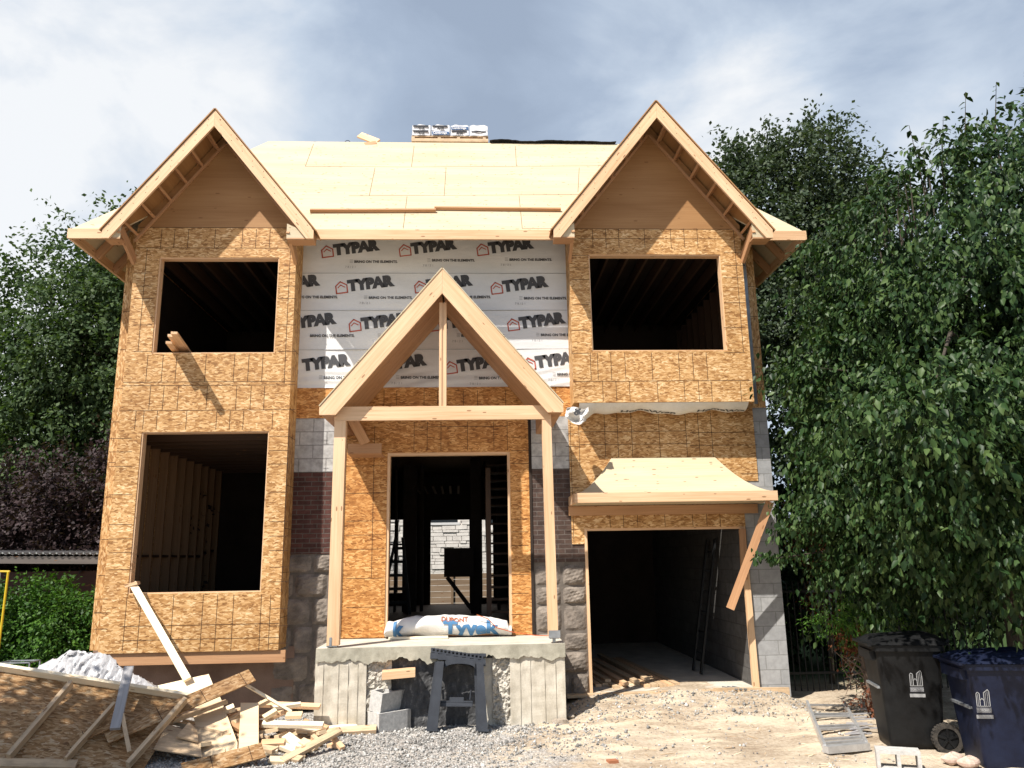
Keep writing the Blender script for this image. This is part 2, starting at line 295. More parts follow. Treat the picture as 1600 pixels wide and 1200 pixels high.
# ---------------------------------------------------------------- ground
def ground():
    g = G('ground', .95, .15); v = g.tc.outputs['Object']
    big = g.noise(v, .9, 4, .6); fine = g.noise(v, 22, 6, .7); st = g.vor(g.co(src='Object'), 42, 'Color'); sep = g.n('ShaderNodeSeparateColor'); g.l(st, sep.inputs[0])
    grav = g.ramp(sep.outputs[0], [(0, (.16, .155, .15)), (.5, (.34, .335, .33)), (1, (.56, .55, .54))])
    dirt = g.ramp(g.math('ADD', g.math('MULTIPLY', big, .5), g.math('MULTIPLY', fine, .5)), [(.30, (.19, .135, .09)), (.44, (.34, .265, .19)), (.55, (.48, .40, .305)), (.70, (.66, .57, .45))])
    dust = g.ramp(g.noise(g.co((1.2, 3.2, 1), (0, 0, .3), 'Object'), 1.4, 6, .68), [(.47, (0, 0, 0)), (.66, (1, 1, 1))]); dirt = g.mix(g.math('MULTIPLY', dust, .75), dirt, (.68, .57, .42))
    px = g.n('ShaderNodeSeparateXYZ'); g.l(v, px.inputs[0])
    m = g.math('ADD', g.math('MULTIPLY', px.outputs[0], -.55), g.math('MULTIPLY', g.noise(v, 1.3, 5, .7), 2.4)); mk = g.ramp(g.math('SUBTRACT', m, .75), [(.0, (0, 0, 0)), (.32, (1, 1, 1))])
    far = g.ramp(g.math('MULTIPLY', px.outputs[1], .01), [(.125, (0, 0, 0)), (.14, (1, 1, 1))])
    grass = g.ramp(fine, [(.3, (.02, .04, .012)), (.7, (.06, .10, .03))])
    c = g.mix(mk, dirt, g.mix(.3, grav, dirt)); c = g.mix(far, c, grass); g.col(c)
    d = g.vor(g.co(src='Object'), 42, 'Distance'); h = g.math('ADD', g.math('MULTIPLY', g.math('SUBTRACT', 1, d), g.math('MULTIPLY_ADD', mk, .75, .2)), g.math('MULTIPLY', fine, .9)); g.bump(h, .9, .022)
    xs = [-400, -60, -25, -15] + [-10+.12*i for i in range(167)] + [14, 25, 60, 400]; ys = [-300, -40, -5, 2] + [5+.1*i for i in range(75)] + [15, 25, 60, 500]
    V = []; F = []
    for yv in ys:
        for xv in xs:
            inn = -10 < xv < 10 and 5 < yv < 12.4
            V.append((xv, yv, gz(xv, yv)+(random.gauss(0, .006) if inn else 0) if (abs(xv) < 11 and 4 < yv < 13) else -.2))
    n = len(xs)
    for j in range(len(ys)-1):
        for i in range(n-1): F.append((j*n+i, j*n+i+1, (j+1)*n+i+1, (j+1)*n+i))
    me = bpy.data.meshes.new('ground'); me.from_pydata(V, [], F); me.polygons.foreach_set('use_smooth', [True]*len(F)); me.materials.append(g.mat); o = bpy.data.objects.new('ground', me); C.objects.link(o); o['kind'] = 'structure'
ground()
def np_mesh(name, V, F, mat, parent=None, loops=None):
    """V (n,3), F (m,k) arrays"""
    me = bpy.data.meshes.new(name); m, k = F.shape; me.vertices.add(len(V)); me.vertices.foreach_set('co', V.astype(np.float32).ravel())
    me.loops.add(m*k); me.loops.foreach_set('vertex_index', F.astype(np.int32).ravel()); me.polygons.add(m); me.polygons.foreach_set('loop_start', np.arange(0, m*k, k, dtype=np.int32)); me.polygons.foreach_set('loop_total', np.full(m, k, dtype=np.int32))
    me.materials.append(mat); me.update(calc_edges=True); me.validate(); o = bpy.data.objects.new(name, me); C.objects.link(o)
    if parent is not None: o.parent = parent
    return o
def stones(n, xr, yr, sz, mat, name, mask=None):
    P = np.random.rand(n, 2)*[xr[1]-xr[0], yr[1]-yr[0]]+[xr[0], yr[0]]
    if mask is not None: P = P[mask(P)]
    n = len(P); z = np.array([gz(a, b) for a, b in P]); s = np.random.gamma(4, sz/4, n).clip(sz*.4, sz*3)
    base = np.array([[1, 0, 0], [0, 1, 0], [-1, 0, 0], [0, -1, 0], [0, 0, .8], [0, 0, -.6]])
    V = base[None]*(1+.35*np.random.randn(n, 6, 1).clip(-1.2, 1.2)); a = np.random.rand(n)*6.28; c, s_ = np.cos(a), np.sin(a)
    X = V[:, :, 0]*c[:, None]-V[:, :, 1]*s_[:, None]; Yy = V[:, :, 0]*s_[:, None]+V[:, :, 1]*c[:, None]
    V = np.stack([X, Yy*.8, V[:, :, 2]], 2)*s[:, None, None]+np.stack([P[:, 0], P[:, 1], z+s*.25], 1)[:, None]
    Fb = np.array([[0, 1, 4], [1, 2, 4], [2, 3, 4], [3, 0, 4], [1, 0, 5], [2, 1, 5], [3, 2, 5], [0, 3, 5]]); F = (Fb[None]+6*np.arange(n)[:, None, None]).reshape(-1, 3)
    return np_mesh(name, V.reshape(-1, 3), F, mat)
gg = G('gravel', .9, .2); ge = gg.n('ShaderNodeNewGeometry'); gg.col(gg.ramp(ge.outputs['Random Per Island'], [(0, (.13, .125, .115)), (.4, (.26, .25, .235)), (.8, (.40, .385, .36)), (1, (.58, .56, .52))]))
def gmask(P):
    x, y = P[:, 0], P[:, 1]; k = 1.2-np.clip((x-.1)*.95+.30*np.sin(y*2.3+x)+.25*np.sin(x*3.1), -.4, 2)
    k = np.where((y > 10.3) & (x > 1.0), .38, k); return np.random.rand(len(P)) < k.clip(.05, 1)
o = stones(44000, (-3.8, 4.4), (7.3, 11.55), .0105, gg.mat, 'gravel', gmask); o['kind'] = 'stuff'; o['label'] = 'loose grey gravel spread over the bare ground in front of the porch'; o['category'] = 'gravel'
# ---------------------------------------------------------------- text
def text_mesh(txt, size, bold=.0, shear=0, spacing=1.0):
    c = bpy.data.curves.new('t', 'FONT'); c.body = txt; c.size = size; c.offset = bold; c.shear = shear; c.space_character = spacing; c.fill_mode = 'FRONT'; c.resolution_u = 3
    o = bpy.data.objects.new('t', c); C.objects.link(o); bpy.context.view_layer.update(); dg = bpy.context.evaluated_depsgraph_get(); me = bpy.data.meshes.new_from_object(o.evaluated_get(dg))
    P = [v.co.copy() for v in me.vertices]; F = [list(p.vertices) for p in me.polygons]; bpy.data.objects.remove(o); bpy.data.meshes.remove(me); return P, F
def put(mb, PF, fn, m, clip=None, sx=1, cuts=0):
    P, F = PF
    bm = bmesh.new(); vs = [bm.verts.new((p.x*sx, p.y, 0)) for p in P]
    for f in F:
        try: bm.faces.new([vs[i] for i in f])
        except Exception: pass
    if clip:
        for co, no in clip(): bmesh.ops.bisect_plane(bm, geom=list(bm.verts)+list(bm.edges)+list(bm.faces), plane_co=co, plane_no=no, clear_outer=True)
    if cuts:
        for k in range(40): bmesh.ops.bisect_plane(bm, geom=list(bm.verts)+list(bm.edges)+list(bm.faces), plane_co=(0, -.06+k*cuts, 0), plane_no=(0, 1, 0))
        for k in range(60): bmesh.ops.bisect_plane(bm, geom=list(bm.verts)+list(bm.edges)+list(bm.faces), plane_co=(k*cuts*1.5, 0, 0), plane_no=(1, 0, 0))
    for f in bm.faces:
        pts = [fn(v.co.x, v.co.y) for v in f.verts]; mb.face(pts, None, m)
    bm.free()
# ================================================================ THE HOUSE
W, B = 11.65, 11.2
XL, XR = -5.36, 4.46
house = thing('unfinished_house', 'two storey house under construction in oriented strand board with two front gables', 'house', (-.45, W, 0))
def XZ(px, py, Y): p = AT(px, py, Y); return (p.x, p.z)
def marks(mb, Y, segs, m=1, wd=.007):
    for a, b in segs:
        p, q = AT(*a, Y), AT(*b, Y)
        if abs(p.x-q.x) < abs(p.z-q.z): x = (p.x+q.x)/2; mb.box(x-wd/2, x+wd/2, Y-.0016, Y+.002, min(p.z, q.z), max(p.z, q.z), m)
        else: z = (p.z+q.z)/2; mb.box(min(p.x, q.x), max(p.x, q.x), Y-.0012, Y+.002, z-wd/2, z+wd/2, m)
def XZp(x, z, Y=None):
    q = Vector((x, Y or 11.65, z))-CAM; d = q.dot(fwd); return (800+FPX*q.dot(rt)/d, 600-FPX*q.dot(up)/d)
def vs(xs, y0, y1, lean=0): return [((x, y0), (x, y1)) for x in xs]
def hs(ys, x0, x1): return [((x0, y), (x1, y)) for y in ys]
# ---- left bay
LB0, LB1 = -5.04, -2.67
mb = MB(); mb.sheet(LB0, LB1, .69, 6.77, B, B+.012, [(-4.72, -2.94, 1.45, 3.67), (-4.68, -2.92, 4.82, 6.3)])
mb.box(LB1-.012, LB1, B+.012, W+.1, .69, 6.77); mb.box(LB0, LB0+.012, B+.012, W+.1, .69, 6.77); mb.box(LB0+.012, LB1-.012, B+.012, W, .69, .71); 
S = hs([602], 190, 462)+hs([596.5], 192, 461)+hs([641], 186, 461)+vs([229.5, 253.5, 275, 321, 365.6, 388, 410], 554, 596)+vs([234, 255, 278, 323, 369, 391.6, 412.7], 603, 640)
S += vs([211.5, 224, 245, 291, 338, 359, 380, 425.7], 642, 671)+hs([681.5, 704, 725, 769, 815, 837.5, 860, 886, 909, 951, 978, 1005], 421, 450)+hs([685, 706, 728.6, 773, 819.6, 842, 863.5, 890], 170, 206)
S += hs([976.5], 187, 436)+hs([998.5], 187, 436)+vs([195, 217.5, 268.5, 315, 337.5, 363, 406.5], 929, 1017)+vs([421], 930, 1016)+hs([936, 983, 958], 147, 168)
S += hs([387.5], 215, 460)+vs([252, 272.5, 294, 336, 378.6, 400, 421.5], 358, 387)+hs([426.6, 447, 466.6, 507.6, 549], 209, 238)+hs([426.6, 447, 466.6, 507.6, 549], 434, 462)+vs([449], 389, 600)+vs([223], 389, 548)+vs([446], 660, 925)
marks(mb, B, S)
for z in (1.1, 1.7, 2.3, 2.9, 3.6, 4.0, 4.9, 5.5, 6.1): mb.box(LB1-.002, LB1+.0015, B+.02, W-.01, z, z+.007, 1)
mb.box(LB1-.002, LB1+.0015, B+.28, B+.287, .8, 6.6, 1)
bayL = mb.build('bay_wall', [OSB, INK], house)
def frame(holes, Y, par, dep=.14, t=.038, mt=LUM, bottom=True):
    for (a, b, c, d) in holes:
        f = MB(); f.box(a-t, a, Y+.012, Y+dep, c-t, d+t); f.box(b, b+t, Y+.012, Y+dep, c-t, d+t); f.box(a, b, Y+.012, Y+dep, d, d+t)
        if bottom: f.box(a, b, Y+.012, Y+dep, c-t, c)
        # double header and cripples behind the sheathing
        f.box(a-t, b+t, Y+.016, Y+dep-.004, d+t+.002, d+t+.2); f.build('window_frame', mt, par)
frame([(-4.70, -2.955, 1.465, 3.655), (-4.66, -2.935, 4.835, 6.285)], B, bayL)
# skirt beam under the bay and its bent flashing
mb = MB(); mb.box(-4.97, -2.58, B+.03, B+.07, .53, .685); bm_ = mb.build('skirt_beam', LUMO, house)
# ---- right bay
RB0, RB1 = 1.44, 4.12
mb = MB(); mb.sheet(RB0, RB1, 4.05, 6.77, B, B+.012, [(1.74, 3.78, 4.83, 6.36)])
mb.box(RB0, RB0+.012, B+.012, W+.1, 4.05, 6.77); mb.box(RB1-.012, RB1, B+.012, W+.1, 4.05, 6.77); mb.box(RB0+.012, RB1-.012, B+.012, W, 4.05, 4.07)
S = hs([595.2], 896, 1173)+vs([923, 934, 955, 977, 1019, 1061, 1083, 1104.6], 551, 594)+vs([942, 963, 984, 1027.6, 1069.6, 1092, 1112, 1157.6], 596, 627)
S += hs([373], 905, 1128)+vs([926, 946.6, 966.7, 1007, 1048, 1069, 1089.6], 357, 387)+hs([399, 418.5, 437, 476, 516, 552], 893, 921)+hs([395, 414.6, 434, 473, 512, 551], 1131, 1164)+vs([1153.6], 358, 550)
marks(mb, B, S); bayR = mb.build('bay_wall', [OSB, INK], house); frame([(1.755, 3.765, 4.845, 6.345)], B, bayR)
# ---- main front wall behind: strips beside the bays, porch wall, garage wall
mb = MB(); mb.box(XL, LB0-.001, W, W+.012, .69, 6.9); mb.box(XL, XL+.012, W+.012, 20, .69, 6.9); marks(mb, W, [((XZp(XL+.02, z)), (XZp(LB0, z))) for z in (1.2, 1.7, 2.2, 2.8, 3.3, 3.9, 4.4, 5.0, 5.6)]); mb.build('side_wall', [OSB, INK], house)
mb = MB(); mb.box(RB1+.001, XR, W, W+.012, 4.04, 6.9); mb.box(XR-.012, XR, W+.012, 20, 4.04, 6.9); mb.box(4.285, 4.335, W-.004, W-.0005, 4.1, 6.6, 2); marks(mb, W, [(XZp(4.29, z), XZp(XR-.01, z)) for z in (4.4, 5.0, 5.5, 6.0)]); mb.build('side_wall', [OSB, INK, STEEL], house)
mb = MB(); mb.sheet(-1.93, .79, .78, 3.93, W, W+.012, [(-1.305, .51, .78, 3.40)]); mb.sheet(LB1-.3, RB0+.3, 3.931, 6.9, W, W+.012)
S = hs([666.5], 647, 793)+vs([647, 667.5, 689, 730.5, 771.6, 792.6], 659, 704)+hs([683, 704, 724, 767, 811, 831, 852.6, 897.6, 927, 960], 799, 826)+hs([686, 705.5, 728, 770.6, 814, 836, 858, 903.6, 948.6], 541, 601)+vs([583], 666, 902)+vs([600, 620, 662.6, 683.6, 724, 746, 790], 610, 633)+vs([868], 605, 650)
marks(mb, W, S); mb.build('porch_wall', [OSBP, INK], house)
mb = MB(); 
for a, b in ((-1.305, -1.267), (.472, .51)): mb.box(a, b, W+.013, W+.15, .78, 3.40)
mb.box(-1.267, .472, W+.013, W+.15, 3.362, 3.40); mb.box(.79, .83, W-.006, W+.02, .78, 3.9, 1); mb.build('door_frame', [LUM, DARKI], house)
mb = MB(); mb.sheet(1.40, 4.24, 2.03, 4.05, W-.012, W, [(1.61, 3.99, 2.03, 2.25), (3.99, 4.24, 2.03, 2.92)])
S = vs([945, 965, 987, 1030, 1072, 1091.6, 1112], 641, 715)+hs([674], 906, 1071)+hs([694], 906, 1078)+hs([675.5], 1078, 1183)+hs([695.5], 1078, 1183)+vs([905], 655, 730)+hs([678, 697.5, 719, 762, 805, 827], 884, 905)+vs([893.5], 655, 846)+vs([953, 974, 996, 1038.6, 1082, 1104, 1125], 793, 823)+hs([740], 1157, 1186)
marks(mb, W-.012, S); garw = mb.build('garage_wall', [OSB, INK], house)
# ---- masonry of the lower front
mb = MB(); mb.sheet(-2.9, -1.935, 3.13, 3.93, W+.0, W+.19); mb.build('block_course', CMUW, house); mb = MB(); mb.sheet(.835, 1.399, 3.14, 3.93, W, W+.19); mb.build('block_course', CMUW, house)
mb = MB(); mb.sheet(-2.9, -1.935, 1.95, 3.13, W+.006, W+.19); mb.build('brick_wall', BRICK, house)
mb = MB(); mb.sheet(.835, 1.60, 1.78, 3.14, W+.006, W+.19); mb.build('brick_wall', BRICKD, house)
def stonewall(x0, x1, z0, z1, name, seed):
    r = random.Random(seed); mb = MB(); mb.sheet(x0, x1, z0, z1, W+.02, W+.25, m=1)
    z = z0
    while z < z1-.05:
        h = r.choice((.26, .3, .34, .38)); h = min(h, z1-z); x = x0
        while x < x1-.02:
            l = r.choice((.3, .4, .48, .55)); l = min(l, x1-x)
            if x1-(x+l) < .12: l = x1-x
            cx, cz, hw, hh = x+l/2, z+h/2, l/2-.012, h/2-.012; d = r.uniform(.03, .07); sd = r.random()*50
            def fn(u, v, cx=cx, cz=cz, hw=hw, hh=hh, d=d, sd=sd):
                a, b = u*2-1, v*2-1; e = (1-abs(a)**5)*(1-abs(b)**5)
                k = math.sin(u*7+sd)*math.cos(v*6+sd*2)*.5+math.sin(u*13+v*17+sd)*.3
                return (cx+a*hw*(1-.06*b*b), W+.022-e*d*(.75+.35*k), cz+b*hh*(1-.06*a*a))
            mb.grid(fn, 8, 8, 0, False); x += l
        z += h
    return mb.build(name, [STONE, STONEM], house)
stonewall(-2.9, -1.96, -.1, 1.95, 'stone_wall', 3); stonewall(.835, 1.60, -.1, 1.78, 'stone_wall', 5)
mb = MB(); mb.box(XL+.05, -2.55, W+.0, W+.24, -.35, .69); mb.build('foundation_wall', PARGE, house)
mb = MB(); mb.sheet(4.0, XR, -.35, 4.04, W, W+.2); mb.sheet(3.99, XR, 2.26, 4.04, W+.001, W+.2); mb.build('block_wall', CMU, house); mb = MB(); mb.box(3.995, 4.2, W+.201, 18, -.05, 3.0); mb.build('garage_side_wall', mat_brick('block_shaded', (.10, .095, .09), (.13, .125, .12), (.08, .075, .07), .40, .20, .007), house)  # inner wall repeats the block pattern, darkened to stand for garage shade
# ---- garage frame, floor and sill
mb = MB(); mb.box(1.585, 1.625, W-.02, W+.14, -.02, 2.25); mb.box(1.625, 3.99, W+.001, W+.14, 2.22, 2.262)
mb.bar((3.965, W+.05, -.0), (3.95, W+.05, 2.22), .04, .14, (0, 1, 0)); mb.build('garage_frame', LUM, house)
mb = MB(); mb.bar((3.955, W-.03, -.01), (3.93, W-.02, 2.2), .09, .04, (0, 1, 0)); mb.build('jamb_board', LUM, house)
mb = MB(); mb.bar((1.25, W-.06, -.045), (3.6, W-.10, -.02), .14, .04, (0, 0, 1)); mb.bar((3.3, W-.16, -.03), (4.38, W-.14, -.05), .04, .12, (0, 0, 1)); mb.build('threshold_board', LUMX, house)
mb = MB(); mb.box(1.6, 4.0, W+.02, 18, -.2, -.02); mb.build('garage_floor', CONC, house)
# ---- interior: floors, ceilings, partitions, studs
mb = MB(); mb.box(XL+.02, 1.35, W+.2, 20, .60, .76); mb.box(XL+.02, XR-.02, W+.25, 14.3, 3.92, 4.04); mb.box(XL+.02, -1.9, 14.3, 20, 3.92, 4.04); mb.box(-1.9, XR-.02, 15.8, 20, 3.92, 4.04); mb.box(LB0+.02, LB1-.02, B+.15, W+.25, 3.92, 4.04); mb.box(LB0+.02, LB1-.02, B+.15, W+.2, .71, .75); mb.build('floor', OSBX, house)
mb = MB(); mb.box(1.36, 1.5, W+.2, 20, -.2, 3.92); mb.box(-1.98, -1.9, W+.2, 16, .76, 3.92); mb.box(XL+.02, XR-.02, W+.1, 20, 6.74, 6.76); mb.box(XL+.02, -1.95, 16.5, 16.6, .76, 6.7); mb.box(-1.9, XR-.02, 16.1, 16.2, 4.05, 6.7); mb.box(-2.0, -1.9, W+.15, 16.5, 4.05, 6.7); mb.box(1.2, 1.3, W+.15, 16.1, 4.05, 6.7); mb.box(LB0+.02, LB1-.02, B+.15, W+.1, 6.74, 6.76); mb.box(RB0+.02, RB1-.02, B+.15, W+.1, 6.74, 6.76); mb.box(1.36, 4.2, 18, 18.1, -.1, 3.9); mb.box(XL+.016, XL+.03, W+.2, 16.5, 4.05, 6.7); mb.box(XR-.03, XR-.016, W+.2, 16.1, 4.05, 6.7); mb.build('partition_and_dark_lining', DARKI, house)  # includes dark sheets added inside the side walls to dim the upper rooms
for i in range(15):
    y = W+.25+i*.406
    m = MB(); m.box(XL+.013, XL+.15, y, y+.038, .80, 3.72); m.build('stud', LUMS, house)
    m = MB(); m.box(XR-.15, XR-.013, y, y+.038, 4.08, 6.55); m.build('stud', LUM_SHADE, house)
for i in range(5):
    x = -2.03+i*.0
mb = MB(); mb.box(XL+.013, XL+.15, W+.2, 18, .76, .80); mb.box(XL+.013, XL+.15, W+.2, 18, 3.72, 3.80); mb.box(XL+.013, XL+.12, W+.3, 15.5, 1.95, 1.99); mb.build('wall_plate', LUM_SHADE, house)
for i in range(14):
    y = W+.35+i*.406
    m = MB(); m.box(XL+.02, -1.98, y, y+.045, 3.66, 3.915); m.build('floor_joist', LUM_SHADE, house)
for i in range(9):
    x = 1.5+i*.32
    m = MB(); m.bar((x, W+.1, 6.62), (x, 16.0, 6.62), .04, .2); m.build('ceiling_joist', LUM_SHADE, house)
    m = MB(); x2 = -4.95+i*.32; m.bar((x2, W+.1, 6.62), (x2, 16.0, 6.62), .04, .2); m.build('ceiling_joist', LUM_SHADE, house)
# back wall with its openings onto the yard
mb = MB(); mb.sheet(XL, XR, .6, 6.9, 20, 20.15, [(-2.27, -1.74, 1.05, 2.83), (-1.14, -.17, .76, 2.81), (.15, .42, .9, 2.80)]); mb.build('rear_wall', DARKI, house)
mb = MB(); mb.box(-2.19, -2.14, 19.96, 20.1, 1.06, 2.82); mb.box(-1.99, -1.94, 19.96, 20.1, 1.06, 2.82); mb.box(-2.26, -1.75, 19.96, 20.1, 2.2, 2.24); mb.build('door_mullion', BLK, house)
mb = MB(); 
for a in (-2.62, -1.78, -1.22, -.12, .45): mb.box(a, a+.07 if a != -1.78 else a+.05, 17.5, 17.6, .76, 3.9)
mb.box(-1.6, -1.3, 17.5, 17.6, .76, 3.9); mb.box(-.12, .1, 16.6, 16.7, .76, 3.9); mb.build('post', DARKI, house)
for i in range(6):
    m = MB(); m.bar((-1.25+i*.17, 18.0, 3.30), (-1.33+i*.19, 17.4, 3.42), .05, .02); m.build('truss_strap', LUM_SHADE, house)
stair = MB(); stair.bar((.20, 13.0, .8), (.20, 17.4, 3.9), .04, .26, (0, 0, 1)); stair.box(.16, .24, 12.9, 12.98, .76, 3.3); st = stair.build('staircase', LUM_SHADE, house)
for i in range(16):
    y = 13.05+i*.24; z = 1.02+i*.185
    if z > 3.85: break
    m = MB(); m.box(.24, .86, y, y+.25, z-.034, z); m.build('stair_tread', LUM_SHADE, st)
mb = MB(); mb.box(-.64, -.05, 16.0, 16.4, 1.50, 2.06); mb.build('hung_cabinet', DARKI, house)
mb = MB(); mb.bar((-.58, 16.0, 1.50), (-.1, 16.0, .88), .08, .04, (0, 1, 0)); mb.build('prop_board', DARKI, house)
# ---- house wrap with print
mb = MB(); wx0, wx1, wz0, wz1 = LB1+.001, RB0+.04, 4.39, 6.85
def wf(u, v):
    x = wx0+u*(wx1-wx0); z = wz0+v*(wz1-wz0)
    d = .0035*math.sin(x*3+z*9)+.003*math.sin(z*31+x*4)*sm((5.2-z)/1.0)+.004*math.sin(x*1.3)*math.sin(z*2.2)+.0045*math.sin(z*47-x*6+2*math.sin(x*3))*sm((4.95-z)/.5)
    return (x, W-.016+d, z)
mb.grid(lambda u, v: wf(1-u, v), 90, 110)
mb.face([(RB0-.04+.085, W-.03, wz0), (RB0-.04+.085, W, wz0), (RB0+.045, W, wz1), (RB0+.045, W-.03, wz1)])
YW = W-.0245
for z in (XZ(600, 428, W)[1], XZ(600, 486, W)[1], XZ(600, 547, W)[1]): mb.box(wx0, wx1, YW+.001, W-.01, z, z+.006, 3); mb.box(wx0, wx1, YW-.001, W-.01, z+.006, z+.012, 0)
T1 = text_mesh('TYPAR', .225, .020, spacing=1.0); T2 = text_mesh('BRING ON THE ELEMENTS.', .056, .0022); T3 = text_mesh('7 8 / 2 1', .05)
a = R(7.5); ca, sa = math.cos(a), math.sin(a)
def strokes(pts, wd, fn, m):
    for p, q in zip(pts, pts[1:]):
        p, q = Vector(p), Vector(q); d = (q-p).normalized()*wd*.35; n = Vector((-(q-p).y, (q-p).x)).normalized()*wd/2
        mb.face([fn(*(p-d-n)), fn(*(q+d-n)), fn(*(q+d+n)), fn(*(p-d+n))], None, m)
def clipper(ox, oz, rot=True):
    def f():
        c_, s_ = (ca, sa) if rot else (1, 0)
        n = Vector((c_, -s_, 0)); 
        return [((wx1-.03-ox)*n, n), ((wx0+.01-ox)*n, -n)]
    return f
rows = [(388, [(505, 392), (626, 390), (747, 389), (868, 392)]), (445, [(410, 447), (527, 448), (650, 447), (769, 449)]), (505, [(435, 507), (548, 507), (671, 507), (795, 506)]), (572, [(456, 572), (576, 572), (698, 573), (820, 567)])]
for _, ps in rows:
    for px, py in ps:
        c0 = AT(px+7, py+2, W)
        for k in range(1):
            ox, oz = c0.x, c0.z
            f = lambda x, y, ox=ox, oz=oz: (ox+x*ca-y*sa, YW, oz+x*sa+y*ca)
            if wx0+.1 < ox < wx1-.15:
                strokes([(-.085, -.09), (-.085, .03), (-.01, .095), (.085, .03), (.085, -.09), (-.085, -.09)], .018, f, 2); strokes([(-.055, .0), (-.01, .04), (.05, .0)], .014, f, 2)
            ft = lambda x, y, ox=ox, oz=oz: (ox+.115+x*ca-y*sa, YW, oz-.05+x*sa+y*ca)
            put(mb, T1, ft, 1, clipper(ox+.115, oz))
            f2 = lambda x, y, ox=ox, oz=oz: (ox+.42+x, YW, oz-.185+y); 
            if ox+.42 < wx1-.1: put(mb, T2, f2, 1, lambda ox=ox: [(Vector((wx1-.02-ox-.42, 0, 0)), Vector((1, 0, 0))), (Vector((wx0+.01-ox-.42, 0, 0)), Vector((-1, 0, 0)))])
            if wx0+.02 < ox+.22 < wx1-.1:
                x, z = ox+.24, oz-.165
                for q in range(3): mb.box(x+.11, x+.16, YW-.0003, YW+.0005, z-.02+q*.022, z-.014+q*.022, 3)
            if wx0+.02 < ox < wx1-.3: put(mb, T3, lambda x, y, ox=ox, oz=oz: (ox+.28+x, YW, oz-.27+y), 3)
mb.build('house_wrap', [WRAP, INKG, INKR, INKL], house)
# ---- roofs
EY, EZ, SL = 10.92, 6.62, 1.232
def rz(y): return EZ+SL*(y-EY)
RY = 13.08; HX0, HX1 = -5.865, 5.0; RX0, RX1 = -3.71, 2.84; RZ = rz(RY)
glL = dict(c=-3.81, apex=8.39, t0=-5.26, t1=-2.30, tz=6.50); glR = dict(c=2.77, apex=8.60, t0=1.15, t1=4.39, tz=6.53)
def valley(g): return EY+(g['apex']-EZ)/SL
mb = MB(); xn = lambda g, s_: g['c']+s_*(g['apex']-EZ)/((g['apex']-g['tz'])/abs(g['t1' if s_ > 0 else 't0']-g['c']))
pts = [(HX0, EY), (xn(glL, -1), EY), (glL['c'], valley(glL)), (xn(glL, 1), EY), (xn(glR, -1), EY), (glR['c'], valley(glR)), (xn(glR, 1), EY), (HX1, EY), (RX1, RY), (RX0, RY)]
mb.slab([(x, y, rz(y)) for x, y in pts], .018, 0, lambda p: (p.x, (p.y-EY)*1.595))
mb.slab([(HX0, 20, EZ), (HX0, EY, EZ), (RX0, RY, RZ), (RX0, 17.8, RZ)], .018, 0, lambda p: (p.y, p.x*1.5)); mb.slab([(HX1, EY, EZ), (HX1, 20, EZ), (RX1, 17.8, RZ), (RX1, RY, RZ)], .018, 0, lambda p: (p.y, p.x*1.5))
mb.slab([(HX1, 20, EZ), (HX0, 20, EZ), (RX0, 17.8, RZ), (RX1, 17.8, RZ)], .018, 0)
mb.slab([(RX0, RY, RZ), (RX1, RY, RZ), (RX1, 17.8, RZ), (RX0, 17.8, RZ)], .018, 0)
def RP(px, py, dz=0):
    d = ray(px, py); n = Vector((0, -SL, 1)).normalized(); t = (Vector((0, EY, EZ))-CAM).dot(n)/d.dot(n); return CAM+d*t+n*dz
nrm = Vector((0, -SL, 1)).normalized()
for a, b in [((490, 225), (477, 260)), ((477, 260), (642, 261)), ((586, 262), (577, 306)), ((647, 228), (643, 261)), ((697, 262), (694, 306)), ((805, 228), (807, 260)), ((545, 306), (905, 304)), ((636, 307), (630, 357)), ((811, 306), (816, 357)), ((643, 261), (945, 259)), ((816, 357), (862, 357)), ((905, 262), (903, 300))]:
    mb.bar(RP(*a, .0005), RP(*b, .0005), .008, .003, nrm, 1)
for q_ in range(30):
    xx = -3.3+q_*.203
    for r_ in range(9):
        yy = 11.0+r_*.24
        if abs(xx) < 3.2 and yy > 10.92+max(0, (abs(xx+.5)-1.9))*1.15+.05: p_ = Vector((xx+.01*math.sin(r_*3), yy, rz(yy)+.0012)); mb.hexa(p_, (.006, 0, 0), Vector((0, 1, SL)).normalized()*.006, nrm*.0008, 1)
roof = mb.build('main_roof', [PLY, mat_flat('seam', (.16, .11, .06), .8)], house)
def fas(a, b, z0, z1, y, name='fascia', mt=LUM, par=roof): m = MB(); m.box(a, b, y-.04, y, z0, z1); return m.build(name, mt, par)
for a, b in ((HX0, glL['t0']+.08), (glL['t1']-.04, glR['t0']+.05), (glR['t1']-.04, HX1)): fas(a, b, EZ-.155, EZ-.006, EY-.001)
m = MB(); m.box(HX0-.02, HX0+.02, EY-.04, 20, EZ-.15, EZ-.004); m.build('fascia', LUM, roof); m = MB(); m.box(HX1-.02, HX1+.02, EY-.04, 20, EZ-.15, EZ-.004); m.build('fascia', LUM, roof)
for i in range(9):          # rafter tails in the side eaves
    y = EY+.75+i*.6
    m = MB(); m.bar((HX0+.03, y, EZ-.14), (XL, y, EZ+.46), .04, .13, (1, 0, 0)); m.build('rafter_tail', LUMO, roof)
    m = MB(); m.bar((HX1-.03, y, EZ-.14), (XR, y, EZ+.46), .04, .13, (1, 0, 0)); m.build('rafter_tail', LUMO, roof)
m = MB(); m.box(HX0+.02, XL, EY, 20, EZ+.12, EZ+.13) ; 
for a, b, c, d in (((485, 332), (681, 331.5), .045, 0), ((679, 328), (876, 330), .045, 0)):
    m = MB(); m.bar(RP(*a, .03), RP(*b, .03), .04, .05, nrm); m.build('toe_board', LUMO, roof)
